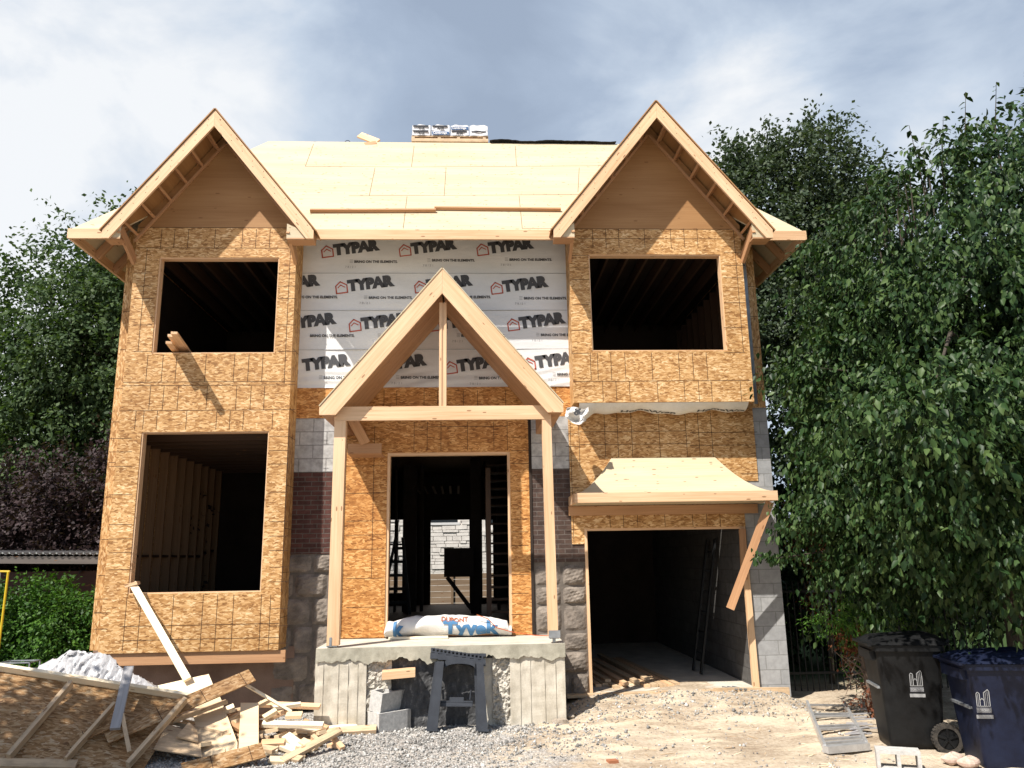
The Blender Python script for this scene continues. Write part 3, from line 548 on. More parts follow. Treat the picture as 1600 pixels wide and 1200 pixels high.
def gable(g, yb=10.6, side=0):
    c, ap, t0, t1, tz = g['c'], g['apex'], g['t0'], g['t1'], g['tz']; k0 = (ap-tz)/(c-t0); k1 = (ap-tz)/(t1-c)
    vy = lambda z: min(EY+(z-EZ)/SL, 99)
    mb = MB(); th = .016; ya = yb-.015
    e = .03
    mb.slab([(t0-e, ya, tz-k0*e), (c, ya, ap), (c, valley(g)+.01, ap), (c-(ap-EZ)/k0, EY+.03, EZ), (t0-e, EY+.03, tz-k0*e)][::-1], th, 0, lambda p: (p.y, p.z*1.25)); mb.slab([(c, ya, ap), (t1+e, ya, tz-k1*e), (t1+e, EY+.03, tz-k1*e), (c+(ap-EZ)/k1, EY+.03, EZ), (c, valley(g)+.01, ap)][::-1], th, 0, lambda p: (p.y, p.z*1.25))
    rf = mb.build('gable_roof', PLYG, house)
    dv = .255; tb = .13      # plumb depth of the barge boards
    for s_, t, k in ((-1, t0, k0), (1, t1, k1)):
        zt = tz-.018; top = ap-.02
        poly = [(c, top), (t, zt), (t, zt-tb), (t-s_*.16, zt-tb), (c, top-dv)]
        # level cut meets the underside of the board
        xb = c+s_*((top-dv)-(zt-tb))/k; poly = [(c+s_*.001, top), (t, zt), (t, zt-tb), (xb, zt-tb), (c+s_*.001, top-dv)]
        m = MB(); m.prism(poly, yb, yb+.038, 0, (s_*1, -k))
        for q_ in range(9):
            f = .06+q_*.11; xx, zz2 = c+(t-c)*f, ap-(ap-tz)*f-.06-.04*(q_ % 2); m.box(xx-.005, xx+.005, yb-.001, yb+.001, zz2-.005, zz2+.005, 1); m.box(xx-.005+s_*.01, xx+.005+s_*.01, yb-.001, yb+.001, zz2-.095, zz2-.085, 1)
        m.build('barge_board', [LUM, INK], rf)
        for j in range(6):   # lookouts to the wall
            f = .13+j*.15; x = c+(t-c)*f; z = ap-(ap-tz)*f-.03
            dr = Vector((t-c, 0, tz-ap)).normalized(); n2 = Vector((-dr.z*s_, 0, dr.x*s_)); n2 = n2 if n2.z < 0 else -n2
            m = MB(); cc = Vector((x, (yb+.04+B)/2, z))+n2*.055; m.hexa(cc, (0, (B-yb-.04)/2, 0), dr*.019, n2*.045); m.build('lookout', LUMO, rf)
        dr = Vector((t-c, 0, tz-ap)).normalized(); n2 = Vector((-dr.z, 0, dr.x)); n2 = n2 if n2.z < 0 else -n2
        m = MB(); p0 = Vector((c, B-.02, ap-.02))+n2*.13; L = (Vector((t, 0, tz))-Vector((c, 0, ap))).length
        p0 = Vector((c, B-.022, ap-.03-.12*1.6)); m.bar(p0+dr*.02, p0+dr*(L*.86), .03, .038, n2); m.build('nailer', LUMO, rf)
        wx = (LB0, LB1, RB0, RB1)[(0 if c < 0 else 2)+(0 if s_ < 0 else 1)]
        # boxed eave return behind the barge tail
        m = MB(); xo = t-s_*.015; xi = wx-s_*.02 if abs(wx-t) > .2 else t-s_*.24
        zb = zt-tb+.004; m.box(min(xo, xi), max(xo, xi), yb+.04, EY-.042, zb, zb+.02)
        m.box(min(xo, xo-s_*.03), max(xo, xo-s_*.03), yb+.04, EY-.042, zb+.02, tz-.01); m.build('eave_box', LUMO, rf)
        m = MB(); xq = c+s_*(ap-dv-.02-zb-.3)/k; m.prism([(t-s_*.02, zb), (xi, zb), (xi, zb+.02+.22), (t-s_*.02, zb+.06)], yb+.042, yb+.055); m.build('return_panel', PLY, rf)
        m = MB(); m.bar((xi+s_*.02, yb+.06, zb+.16), (xi+s_*.02, B-.002, zb-.12), .045, .15, (0, .4, 1)); m.build('eave_bracket', LUMO, rf)
    x0, x1 = (LB0, LB1) if c < 0 else (RB0, RB1)
    zl = ap-k0*(c-x0)-.03; zr = ap-k1*(x1-c)-.03
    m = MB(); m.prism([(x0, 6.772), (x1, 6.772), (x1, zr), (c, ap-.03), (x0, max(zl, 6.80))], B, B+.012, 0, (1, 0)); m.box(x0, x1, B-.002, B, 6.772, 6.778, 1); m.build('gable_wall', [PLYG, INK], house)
gable(glL); gable(glR)
# ---- porch canopy
YP = 10.35
pc = MB(); Lp = lambda x, y: XZ(x, y, YP)
ap, ta, tb_ = Lp(691, 419), Lp(499, 636), Lp(880, 631); ia, ib0 = Lp(691, 458), Lp(520, 648)
def slope_slab(m, a, b, y0, y1, th):
    P = [(a[0], y0, a[1]), (b[0], y0, b[1]), (b[0], y1, b[1]), (a[0], y1, a[1])]
    n = (Vector(P[1])-Vector(P[0])).cross(Vector(P[3])-Vector(P[0])); m.slab(P if n.z > 0 else P[::-1], th, 0, lambda p: (p.y, p.z*1.3))
upz = .02; slope_slab(pc, (ap[0], ap[1]+upz), (ta[0]-.01, ta[1]+upz), YP-.01, W-.03, .014); slope_slab(pc, (ap[0], ap[1]+upz), (tb_[0]+.01, tb_[1]+upz), YP-.01, W-.03, .014)
canopy = pc.build('porch_canopy', PLY, house)
for t, s_ in ((ta, -1), (tb_, 1)):
    k = (ap[1]-t[1])/abs(t[0]-ap[0]); dz = ap[1]-ia[1]; zb = Lp(520, 648)[1] if s_ < 0 else Lp(860, 644)[1]; xb = ap[0]+s_*((ap[1]-dz)-zb)/k
    poly = [(ap[0]+s_*.001, ap[1]), (t[0], t[1]), (t[0], zb), (xb, zb), (ap[0]+s_*.001, ap[1]-dz)]
    m = MB(); m.prism(poly, YP, YP+.038, 0, (s_, -k)); m.build('barge_board', LUM, canopy)
    dr = Vector((t[0]-ap[0], 0, t[1]-ap[1])).normalized(); n2 = Vector((-dr.z, 0, dr.x)); n2 = n2 if n2.z < 0 else -n2
    for y in (10.42, 10.62, 10.92, 11.22, 11.55):
        m = MB(); d2 = .19; poly = [(ap[0]+s_*.02, ap[1]+.004), (t[0]-s_*.03, t[1]+.03), (t[0]-s_*.03, zb+.02), (xb+.0*s_, zb+.02), (ap[0]+s_*.02, ap[1]-d2*1.3)]
        poly[3] = (ap[0]+s_*((ap[1]-d2*1.3)-(zb+.02))/k, zb+.02); m.prism(poly, y, y+.038, 0, (s_, -k)); m.build('rafter', LUMO, canopy)
    # boarded lining between the rafters
    m = MB()
    Ls = (Vector((xb, 0, zb))-Vector((ap[0], 0, ap[1]-dz))).length
    for j in range(6):
        y0 = YP+.045+j*.205; q0_ = Vector((ap[0]+s_*.02, y0+.1, ap[1]-.30)); m.bar(q0_, q0_+dr*(Ls+.02), .198, .014, n2)
    m.build('lining_board', LUMO, canopy)
    m = MB(); xa, xo = (xb, t[0]) if s_ > 0 else (t[0], xb)
    for j in range(4): y0 = YP+.04+j*.31; m.box(xa+.02, xo-.02, y0, y0+.30, zb+.001, zb+.013)
    m.build('soffit_board', LUMO, canopy)
Lb = lambda x, y: XZ(x, y, 10.5)
zb0, zb1 = 3.69, 3.88
m = MB(); m.prism([(-1.90, zb0), (1.03, zb0), (1.03, zb0+.03), (.90, zb1), (-1.90, zb1)], 10.50, 10.538, 0, (1, 0)); m.build('tie_beam', LUM, canopy)
for x in (-1.90, .90):
    m = MB(); m.box(x+.005, x+.10, 10.64, W-.015, 3.66, 3.87); m.build('side_beam', LUMO, canopy)
cx = Lb(692, 500)[0]
m = MB(); m.box(cx-.05, cx-.014, 10.505, 10.60, zb1+.001, ap[1]-.45); m.box(cx-.011, cx+.011, 10.52, 10.60, zb1+.001, ap[1]-.45); m.box(cx+.014, cx+.05, 10.505, 10.60, zb1+.001, ap[1]-.45); m.build('king_post', LUM, canopy)
for px0, px1, x0, x1, cut in ((508, 525, -1.915, -1.762, 0), (875, 852, .935, 1.06, 1)):
    m = MB(); xm = (x0+x1)/2
    m.bar((xm-.012*(1 if cut else -1), 10.57, .80 if not cut else .86), (xm-.03 if cut else xm+.02, 10.57, zb0-.002 if not cut else 3.84), x1-x0, .125, (0, 1, 0))
    p = m.build('post', LUM, canopy)
    m = MB()
    if cut: m.box(x0-.012, x1+.012, 10.495, 10.502, .84, .93); m.box(xm-.02, xm+.02, 10.55, 10.59, .78, .86); m.box(x0, x1, 10.52, 10.62, .825, .842)
    else: m.box(xm-.03, xm+.0, 10.50, 10.506, .79, .9); m.box(x0+.01, x1-.01, 10.52, 10.62, .781, .799)
    m.build('post_base', STEEL, p)
m = MB(); a, b = AT(548, 650, 10.9), AT(571, 692, 11.15); m.bar(a, b, .14, .04, (0, 1, .3)); m.build('brace', LUMO, canopy)
m = MB(); a, b = AT(543, 702, 11.2), AT(596, 702, 11.2); m.box(a.x, b.x, 11.2, 11.24, a.z-.06, a.z+.08); m.box(a.x, b.x, 11.24, 11.6, a.z-.07, a.z-.06); m.build('ledger', LUMO, canopy)
m = MB(); m.box(-1.955, -1.932, W-.03, W-.001, .78, 3.92); m.build('corner_strip', DARKI, house)
# ---- porch slab and its footing
slab = MB()
def edge(u, v):  # wavy poured slab front
    x = -2.03+u*3.16; z = .635+v*.135
    d = .012*NO((x*4, z*4, 1))+.006*NO((x*19, z*19, 2)); zz = z+(-.03+.06*NO((x*2.6, 0, 5))+.045*NO((x*9, 0, 9))+.02*NO((x*31, 0, 4)))*(1-v)
    return (x, 10.5+d*(1-v)-.012*(1-v), zz)
slab.grid(edge, 200, 8, 0, False)
slab.face([(-2.03, 10.5, .77), (1.13, 10.5, .77), (1.13, W, .77), (-2.03, W, .77)], None, 1); slab.face([(-2.03, W, .635), (1.13, W, .635), (1.13, 10.5, .635), (-2.03, 10.5, .635)]); slab.face([(-2.03, W, .6), (-2.03, 10.5, .6), (-2.03, 10.5, .77), (-2.03, W, .77)]); slab.face([(1.13, 10.5, .6), (1.13, W, .6), (1.13, W, .77), (1.13, 10.5, .77)])
ps = slab.build('porch_slab', [SLABC, CONC], house)
def rough(x0, x1, z0, z1, y, amp, mt, name, nx=40, nz=40, f=14, ragged=0):
    r = random.Random(int(x0*100)); ph = [r.random()*6 for _ in range(8)]
    def fn(u, v):
        x = x0+u*(x1-x0); z = z0+v*(z1-z0)
        n = 2.0*NO((x*f*.5, z*f*.5, ph[0]))+1.6*NO((x*f*1.3, z*f*1.3, ph[1]))+1.0*NO((x*f*3, z*f*3, ph[2]))
        e = ragged*(.03*math.sin(z*17+ph[4])+.02*math.sin(z*41+ph[5]))*(1 if u > .5 else -1)*(1 if 0 < u < 1 or ragged > 0 else 0)
        return (x+(e if u in (0, 1) else 0), y+amp*n, z)
    m = MB(); m.grid(fn, nx, nz, 0, False); return m.build(name, mt, house)
m = MB(); m.box(-2.03, -1.40, 10.52, W, -.3, .634); 
for x in (-1.93, -1.74, -1.62, -1.5): m.box(x, x+.003, 10.505, 10.5205, -.25, .58, 1)
m.grid(lambda u, v: (-2.032+u*.64, 10.512+.008*NO((u*5, v*9, 1)), -.3+v*.92+.02*NO((u*4, 1, v))), 20, 30, 0, False); m.build('footing_pier', [CONCF, mat_flat('form_line', (.33, .30, .24), .9)], house)
m = MB(); m.box(.42, 1.12, 10.52, W, -.35, .634)
for x in (.55, .68, .86, 1.0): m.box(x, x+.003, 10.505, 10.5205, -.25, .58, 1)
m.grid(lambda u, v: (.418+u*.704, 10.512+.008*NO((u*5, v*9, 4)), -.3+v*.92+.02*NO((u*4, 6, v))), 20, 30, 0, False); m.build('footing_pier', [CONCF, bpy.data.materials['form_line']], house)
rough(-1.40, -1.08, -.3, .64, 10.55, .018, ROUGHC, 'broken_concrete', 24, 60, 17); rough(.20, .43, -.3, .64, 10.55, .018, ROUGHC, 'broken_concrete', 20, 60, 19); rough(-1.10, .22, -.3, .64, 10.60, .010, TAR, 'footing_wall', 60, 40, 9); rough(.05, .22, -.3, .60, 10.578, .006, CONC, 'footing_edge', 10, 30, 9)
m = MB(); m.box(-1.4, .43, 10.64, W, -.3, .634); m.build('footing_core', CONC, house)
# ---- garage awning
YA = 10.95; aw0, aw1, at0, at1 = 1.385, 4.215, 2.03, 3.605; az0, az1 = 2.715, 3.285
mb = MB()
def prof(t): return az0+(az1-az0)*(1-t)**1.65
def front(u, v):
    t = 1-v; z = prof(t); x0 = at0+(aw0-at0)*t; x1 = at1+(aw1-at1)*t; return (x0+u*(x1-x0), W-.014+(YA-W+.014)*t, z)
mb.grid(front, 8, 14); mb.grid(lambda u, v: (lambda p: (p[0], p[1], p[2]))((at0+(aw0-at0)*(1-v), W-.014+(YA-W+.014)*(1-v)*u, prof(1-v))), 4, 14); mb.grid(lambda u, v: (at1+(aw1-at1)*(1-v), W-.014+(YA-W+.014)*(1-v)*(1-u), prof(1-v)), 4, 14)
mb.box(aw0+.02, aw1-.02, YA+.03, W-.013, az0-.13, az0-.118)
aw = mb.build('garage_awning', PLY, house)
m = MB(); m.box(aw0-.02, aw1+.02, YA-.04, YA-.002, az0-.135, az0); m.build('fascia', LUM, aw)
for x in (aw0-.018, aw1-.02): m = MB(); m.box(x, x+.038, YA-.001, W-.014, az0-.133, az0-.003); m.build('fascia', LUM, aw)
m = MB(); m.box(1.36, 4.18, W-.06, W-.013, 2.44, 2.575); m.build('ledger_beam', LUMO, aw)
m = MB(); m.bar(AT(1203, 784, 11.02), AT(1141, 951, 11.35), .115, .038, (-.3, -1, .2)); m.build('brace_board', LUMO, aw)
m = MB(); m.bar(AT(1160, 826, 11.6), AT(1163, 905, 11.6), .09, .04, (0, 1, 0)); m.build('hanger_board', LUMO, aw)
# ---- loose membrane hanging under the right bay
mb = MB()
def hang(u, v):
    x = 1.52+u*2.52; sag = .05+.06*abs(math.sin(u*7.2+.5))*(.4+.6*abs(math.sin(u*2.9)))+(.10*math.exp(-((u-.045)/.04)**2))
    return (x, B+.004+v*.28, 4.045-(sag+.02)*math.sin(min(1, v*1.35)*math.pi/2)-.01*math.sin(x*17)*v)
mb.grid(hang, 80, 12)
Th = text_mesh('HomeWrap', .17, .006)
def onhang(ox): return lambda x, y: (lambda p: (p[0], p[1]-.006, p[2]-.004))(hang(min(1, max(0, (ox+x-1.52)/2.52)), min(1, max(0, .75-y*2.2))))
put(mb, Th, onhang(2.15), 1); put(mb, Th, onhang(3.30), 1, lambda: [(Vector((.72, 0, 0)), Vector((1, 0, 0)))])
mb.build('soffit_membrane', [TYV, INKG], house)
mb = MB()
def flap(u, v):
    p = AT(886+u*34-4*v, 637+v*16+7*math.sin(u*3.1)*v+5*u*v, 11.13); return (p.x, p.y+.05*math.sin(u*9+v*5)+.03*math.sin(v*11), p.z+.02*math.sin(u*7))
mb.grid(flap, 14, 10, 0, False); Tw = text_mesh('dr', .15, .01)
put(mb, Tw, lambda x, y: tuple(AT(899+(x*.8-y*.45)*95, 650-(x*.5+y*.8)*95, 11.05)), 1); mb.build('membrane_flap', [TYV, INKG], house)
# ================================================================ VEGETATION
def leaf_mesh(name, P, D, U, S, mat, parent, kind='leaf'):
    """P base points, D tip direction, U face normal-ish, S length"""
    n = len(P); D = D/np.linalg.norm(D, axis=1, keepdims=True); Sd = np.cross(D, U); Sd /= np.linalg.norm(Sd, axis=1, keepdims=True)+1e-9; Nn = np.cross(Sd, D)
    S = S[:, None]
    if kind == 'leaf':   # folded, drooping, pointed leaf: six verts, four faces
        pts = [P, P+D*S*.35+Sd*S*.27+Nn*S*.06, P+D*S*.40-Nn*S*.03, P+D*S*.35-Sd*S*.27+Nn*S*.06, P+D*S*.74+Sd*S*.17-Nn*S*.06, P+D*S*.76-Sd*S*.16-Nn*S*.06, P+D*S-Nn*S*.20]
        V = np.stack(pts, 1).reshape(-1, 3); Fb = np.array([[0, 1, 2, 2], [0, 2, 3, 3], [1, 4, 6, 2], [2, 6, 5, 3]])
        Ft = np.array([[0, 1, 2], [0, 2, 3], [1, 4, 2], [4, 6, 2], [2, 6, 5], [2, 5, 3]]); F = (Ft[None]+7*np.arange(n)[:, None, None]).reshape(-1, 3)
    else:                # small leaf: a kite
        wd = .32 if kind == 'kite' else .13
        V = np.stack([P, P+D*S*.45+Sd*S*wd, P+D*S-Nn*S*.1, P+D*S*.45-Sd*S*wd], 1).reshape(-1, 3); F = (np.array([[0, 1, 2, 3]])[None]+4*np.arange(n)[:, None, None]).reshape(-1, 4)
    return np_mesh(name, V, F, mat, parent)
def rdir(n, rng): v = rng.normal(size=(n, 3)); return v/np.linalg.norm(v, axis=1, keepdims=True)
def crown(ells, ntw, per, L, ls, rng, droop=.5, spread=.08, keep=None, shell=.4, sub=1, hs_=.95, thr=-.17):
    """twigs inside a union of ellipsoids; leaves along each twig"""
    vol = np.array([e[3]*e[4]*e[5] for e in ells])**.8; w_ = vol/vol.sum(); k = rng.choice(len(ells), ntw, p=w_); E = np.array(ells, float)[k]
    d = rdir(ntw, rng); r = rng.random(ntw)**shell; p = E[:, :3]+d*r[:, None]*E[:, 3:6]
    m = np.array([_mn.noise(Vector(q)/hs_) for q in p]) > thr; p, d, r = p[m], d[m], r[m]
    if keep is not None: m = keep(p); p, d, r = p[m], d[m], r[m]
    n = len(p); t = d+rng.normal(size=(n, 3))*.5; t[:, 2] -= droop*.6; t /= np.linalg.norm(t, axis=1, keepdims=True); Lk = L*(.5+rng.random(n))
    u = rng.random((n, per)); base = p[:, None]+t[:, None]*(u*Lk[:, None])[:, :, None]; base[:, :, 2] -= droop*.35*(u**2)*Lk[:, None]
    base = base+rng.normal(size=base.shape)*spread; P = base.reshape(-1, 3); m = len(P)
    D = np.repeat(t, per, 0)*.7+rng.normal(size=(m, 3))*.6; D[:, 2] -= droop*1.1; U = rng.normal(size=(m, 3))*.55; U[:, 2] += 1; U[:, :2] += np.repeat(d, per, 0)[:, :2]*.5
    return P, D, U, ls*(.55+.8*rng.random(m)), p, t
def limb_mesh(base, h, ells, rng, r0, p, name_parent, mt=BARK, nl=14):
    m = MB(); base = Vector(base); top = base+Vector((0, 0, h))
    m.tube([base-Vector((0, 0, .3)), base+Vector((.05, .02, h*.35)), base+Vector((-.05, .05, h*.7)), top], [r0*1.25, r0, r0*.7, r0*.3], 10)
    m.build('trunk', mt, name_parent)
    idx = rng.choice(len(p), nl, replace=False); m = MB()
    for i in idx:
        e = Vector(p[i]); f = rng.uniform(.3, .9); s_ = base+Vector((0, 0, h*f)); mid = s_.lerp(e, .55)+Vector((0, 0, .12*(e-s_).length)); m.tube([s_, mid, e], [r0*.35*(1.1-f*.6), r0*.2, r0*.05], 6)
    m.build('limbs', mt, name_parent)
def tree(name, label, cat, base, h, ells, ntw, per, L, ls, mat, seed, r0=.15, kind='kite', droop=.5, spread=.08, keep=None, group=None, nl=14, shell=.4, thr=-.17):
    rng = np.random.default_rng(seed); t = thing(name, label, cat, base, group); P, D, U, S, p, tw = crown(ells, ntw, per, L, ls, rng, droop, spread, keep, shell, thr=thr)
    P = P-np.array(base); leaf_mesh('crown', P, D, U, S, mat, t, kind); limb_mesh(base, h, ells, rng, r0, p, t, nl=nl); return t, p, tw
LF_NEAR = mat_leaf('leaf_near', (.011, .027, .008), (.027, .058, .017), (.085, .130, .042), .14, .44)
LF_MAP = mat_leaf('leaf_maple', (.032, .050, .027), (.055, .080, .043), (.10, .12, .075), .2, .6)
LF_LEFT = mat_leaf('leaf_left', (.030, .056, .020), (.060, .096, .036), (.11, .155, .062), .25, .6)
LF_PUR = mat_leaf('leaf_purple', (.022, .012, .014), (.045, .027, .029), (.085, .060, .062), .2, .6)
LF_VINE = mat_leaf('leaf_vine', (.018, .052, .008), (.042, .105, .014), (.095, .19, .03), .25, .5)
LF_DARK = mat_leaf('leaf_dark', (.010, .026, .010), (.022, .046, .018), (.045, .075, .032), .15, .6)
LF_RUST = mat_leaf('leaf_rust', (.10, .030, .018), (.19, .065, .035), (.30, .12, .06), .2, .7)
LF_CEDAR = mat_leaf('leaf_cedar', (.05, .13, .02), (.09, .20, .035), (.15, .28, .05), .3, .6)
LF_SPR = mat_leaf('leaf_spruce', (.012, .028, .016), (.028, .050, .030), (.06, .085, .05), .1, .6)
# big leafy tree on the right, reaching forward over the carts
def keepR(p):   # stay clear of the house side, of the lens and of the carts below
    x, y, z = p[:, 0], p[:, 1], p[:, 2]
    return ~((x < 4.75) & (y > 10.7)) & (x/y > .345+.012*(z-2)**2*(z > 4)*(.5)) & (z > 1.2+.10*np.sin(x*4)+.25*np.clip(x-5, 0, 1)*0) & ~((y < 9.6) & (z < 1.75) & (x < 6.3))
ER = [(6.3, 8.9, 3.6, 2.1, 2.2, 2.0), (5.6, 9.3, 2.5, 1.45, 1.6, 1.4), (6.7, 9.1, 5.3, 1.9, 2.0, 1.75), (5.2, 10.0, 3.6, 1.0, 1.3, 1.5), (6.0, 9.8, 5.2, 1.5, 1.4, 1.5), (4.9, 9.8, 2.2, .8, .9, .8), (7.4, 9.0, 3.4, 2.0, 2.2, 2.3), (4.75, 8.0, 3.0, .65, .8, .8), (5.3, 7.9, 2.5, 1.1, .9, .8), (6.9, 9.4, 6.7, .7, .8, .8), (8.0, 9.4, 6.6, 1.0, 1.0, 1.1), (5.0, 10.2, 4.3, .6, .8, .9), (4.2, 7.3, 3.1, .65, .6, .55), (4.9, 7.4, 3.2, .7, .6, .6), (5.3, 10.3, 2.0, .8, .6, .75), (6.6, 8.8, 1.8, 1.5, 1.2, .7), (6.9, 12.2, 3.2, 1.8, 1.5, 3.0)]
tr, pr, twr = tree('broadleaf_tree', 'big dark green tree with drooping pointed leaves on the right above the garbage carts', 'tree', (6.5, 9.6, -.2), 5.6, ER, 6000, 30, .55, .088, LF_NEAR, 11, .12, 'leaf', .9, .05, keepR, nl=40, shell=.5, thr=-.24)
rng = np.random.default_rng(5); sh = []
for k in range(26):     # long shoots standing out above the crown
    b = (rng.uniform(5.3, 7.8), rng.uniform(8.6, 10.2)); z0 = 6.0+1.0*sm((b[0]-5.2)/1.4); hh = rng.uniform(.4, .95)
    for j in range(13): f = j/12; sh.append((b[0]+.15*f*math.sin(k), b[1], z0+hh*f, rng.uniform(0, 6.28)))
sh = np.array(sh); P = sh[:, :3]-np.array([6.5, 9.6, -.2]); D = np.stack([np.cos(sh[:, 3]), np.sin(sh[:, 3]), -.35+0*sh[:, 3]], 1)
for k in range(26):
    sl_ = slice(k*13, (k+1)*13); q_ = [Vector(tuple(v[:3])) for v in sh[sl_][::3]]; n_ = 13
    lf = leaf_mesh('leafy_shoot', P[sl_], D[sl_], np.tile([0, 0, 1.], (n_, 1))+rng.normal(size=(n_, 3))*.2, rng.uniform(.08, .14, n_), LF_NEAR, tr, 'leaf')
    ms = MB(); ms.tube([q_[0]-Vector((0, 0, .5))]+q_, [.012, .010, .008, .006, .004, .003][:len(q_)+1], 5); ms.build('stem', BARK, lf); lf.children[0].location = -Vector((6.5, 9.6, -.2))
# a low branch reaching in front of the block wall
m = MB(); bp = [Vector((5.4, 9.9, 2.0)), AT(1260, 866, 10.0), AT(1215, 872, 9.9), AT(1176, 868, 9.8)]; m.tube(bp, [.02, .012, .008, .003], 6); m.build('low_branch', BARK, tr)
q = []; 
for k in range(230): f = rng.random(); i = min(2, int(f*3)); pt = bp[i].lerp(bp[i+1], f*3-i); q.append(tuple(pt))
q = np.array(q)+rng.normal(size=(230, 3))*[.04, .05, .035]-np.array([6.5, 9.6, -.2]); D = rng.normal(size=q.shape)*.4+np.array([-.3, -.2, -1.1]); leaf_mesh('low_leaves', q, D, rng.normal(size=q.shape)+np.array([0, -1, .4]), rng.uniform(.05, .10, len(q)), LF_NEAR, tr, 'leaf')
# maple behind
EM = [(10.8, 24, 11.2, 3.5, 3.2, 4.2), (8.8, 24, 11.6, 1.8, 2.2, 3.0), (12.8, 24, 11.0, 2.2, 2.4, 3.4), (10.9, 24, 14.4, 1.9, 1.8, 1.7), (8.5, 23.6, 13.6, .85, 1.1, 1.5), (9.7, 24, 14.3, .8, .9, 1.1), (11.6, 24, 15.2, .5, .6, .8), (12.5, 24, 13.2, 1.1, 1.2, 1.2), (9.6, 23, 7.6, 2.6, 2.5, 3.0), (12.5, 23.5, 7, 3, 2.5, 3)]
tree('maple_tree', 'rounded grey green maple standing behind the right gable', 'tree', (10.6, 24, -.2), 12, EM, 6200, 24, .8, .15, LF_MAP, 21, .3, 'kite', .25, .11, nl=30, shell=.42)
# left tree, plum, spruce
EL = [(-10.6, 21, 8.0, 2.2, 2.2, 3.0), (-11.2, 21.5, 6.2, 1.9, 2.0, 2.6), (-9.8, 20.5, 6.5, 2.2, 2.3, 3.2), (-10.4, 21, 10.2, 1.1, 1.3, 1.3), (-8.9, 21, 10.3, 1.2, 1.4, 1.5), (-12.2, 21, 8.9, .7, .9, 1.1), (-11.5, 20.8, 4.2, 2.6, 2, 1.8), (-9.2, 20.5, 8.2, 1.6, 1.7, 2.3)]
tree('ash_tree', 'tall feathery green tree behind the left corner of the house', 'tree', (-10.9, 21, -.2), 8, EL, 3600, 30, .8, .125, LF_LEFT, 31, .25, 'kite', .4, .10, nl=28, shell=.42)
EP = [(-7.6, 16, 2.9, 1.6, 1.3, 1.25), (-8.8, 16, 2.8, 1.5, 1.3, 1.3), (-6.7, 15.6, 2.6, 1.1, 1.0, 1.6), (-6.9, 16, 3.9, .6, .8, .6), (-9.8, 16.3, 2.4, 1.3, 1.2, 1.0), (-7.6, 15.8, 1.6, 1.8, 1, 1.0)]
tree('purple_plum_tree', 'dark purple leaved tree beside the left wall of the house', 'tree', (-8.0, 16, -.2), 2.8, EP, 2300, 26, .5, .085, LF_PUR, 41, .1, 'kite', .2, .07, nl=20, shell=.5)
def spruce(label, base, h, rad, seed, nb=150, mat=LF_SPR, z0=.5):
    rng = np.random.default_rng(seed); t = thing('spruce_tree', label, 'tree', base); P = []; D = []; m = MB()
    for k in range(nb):
        f = rng.random()**.8; z = z0+(h-z0)*f; a_ = rng.uniform(0, 6.28); L = rad*(1-f)**.75*rng.uniform(.7, 1.1)+.15; d = np.array([math.cos(a_), math.sin(a_), -.12]); b = np.array([0, 0, z])
        m.tube([base+Vector(tuple(b)), base+Vector(tuple(b+d*L*.5)), base+Vector(tuple(b+d*L+np.array([0, 0, .1*L])))], [.03, .018, .006], 4, 0, False)
        n = int(70*L); u = rng.random(n)**.7; sd = np.array([-d[1], d[0], 0]); off = rng.uniform(-1, 1, n)*(.28*L*(1.05-u)+.05); pts = b+d*(u*L)[:, None]+sd*off[:, None]; pts[:, 2] += .1*L*u**2-abs(off)*.35-rng.random(n)*.12
        dd = d*.8+sd*np.sign(off)[:, None]*.7+rng.normal(size=(n, 3))*.25; P.append(pts); D.append(dd)
    P = np.concatenate(P); D = np.concatenate(D); leaf_mesh('crown', P, D, rng.normal(size=P.shape)*.4+[0, 0, 1], rng.uniform(.12, .26, len(P)), mat, t, 'needle'); m.build('branches', BARK, t)
    m = MB(); m.tube([base-Vector((0, 0, .3)), base+Vector((0, 0, h))], [.02*h, .01], 8); m.build('trunk', BARK, t); return t
spruce('dark spruce at the far left edge behind the tall feathery tree', Vector((-15.4, 23, -.2)), 10.5, 2.7, 3, 330)
spruce('dark spruce at the far right with its branch tips showing over the broad tree', Vector((11.75, 13.4, -.2)), 12.6, 2.7, 8, 300)
# background hedge masses
def hedge(name, label, x0, x1, y, z1, dy, n, per, ls, mat, seed, kind='kite', cat='hedge', nodes=None):
    rng = np.random.default_rng(seed); k = max(3, int((x1-x0)/.7)); ell = []
    for i in range(k): x = x0+(i+.5)*(x1-x0)/k; hh = z1*(.72+.36*rng.random()); ell.append((x, y+rng.uniform(-.2, .2), hh*.5, (x1-x0)/k*.95, dy, hh*.52))
    t = thing(name, label, cat, ((x0+x1)/2, y, -.2)); P, D, U, S, p, tw = crown(ell, n, per, .35, ls, rng, .5, .06, None, .5, thr=-9); leaf_mesh('foliage', P-np.array([(x0+x1)/2, y, -.2]), D, U, S, mat, t, kind)
    m = MB()
    for i in range(k): 
        e = ell[i]; m.tube([(e[0], e[1], -.3), (e[0]+.1, e[1], e[2]), (e[0]-.1, e[1]+.1, e[2]*1.5)], [.05, .035, .01], 6)
    m.build('stems', BARK, t); return t
hedge('hedge', 'deep green hedge far behind on the left below the tall feathery tree', -24, -5.6, 26, 6.0, 1.2, 2600, 15, .24, LF_DARK, 51)
hedge('hedge', 'deep green hedge far behind the right side of the house', 4.9, 24, 25.5, 6.5, 1.2, 2600, 15, .24, LF_DARK, 52)
hedge('hedge', 'black green hedge behind the metal fence by the block wall', 4.9, 9.5, 15.2, 3.2, .8, 2200, 14, .11, LF_DARK, 53)
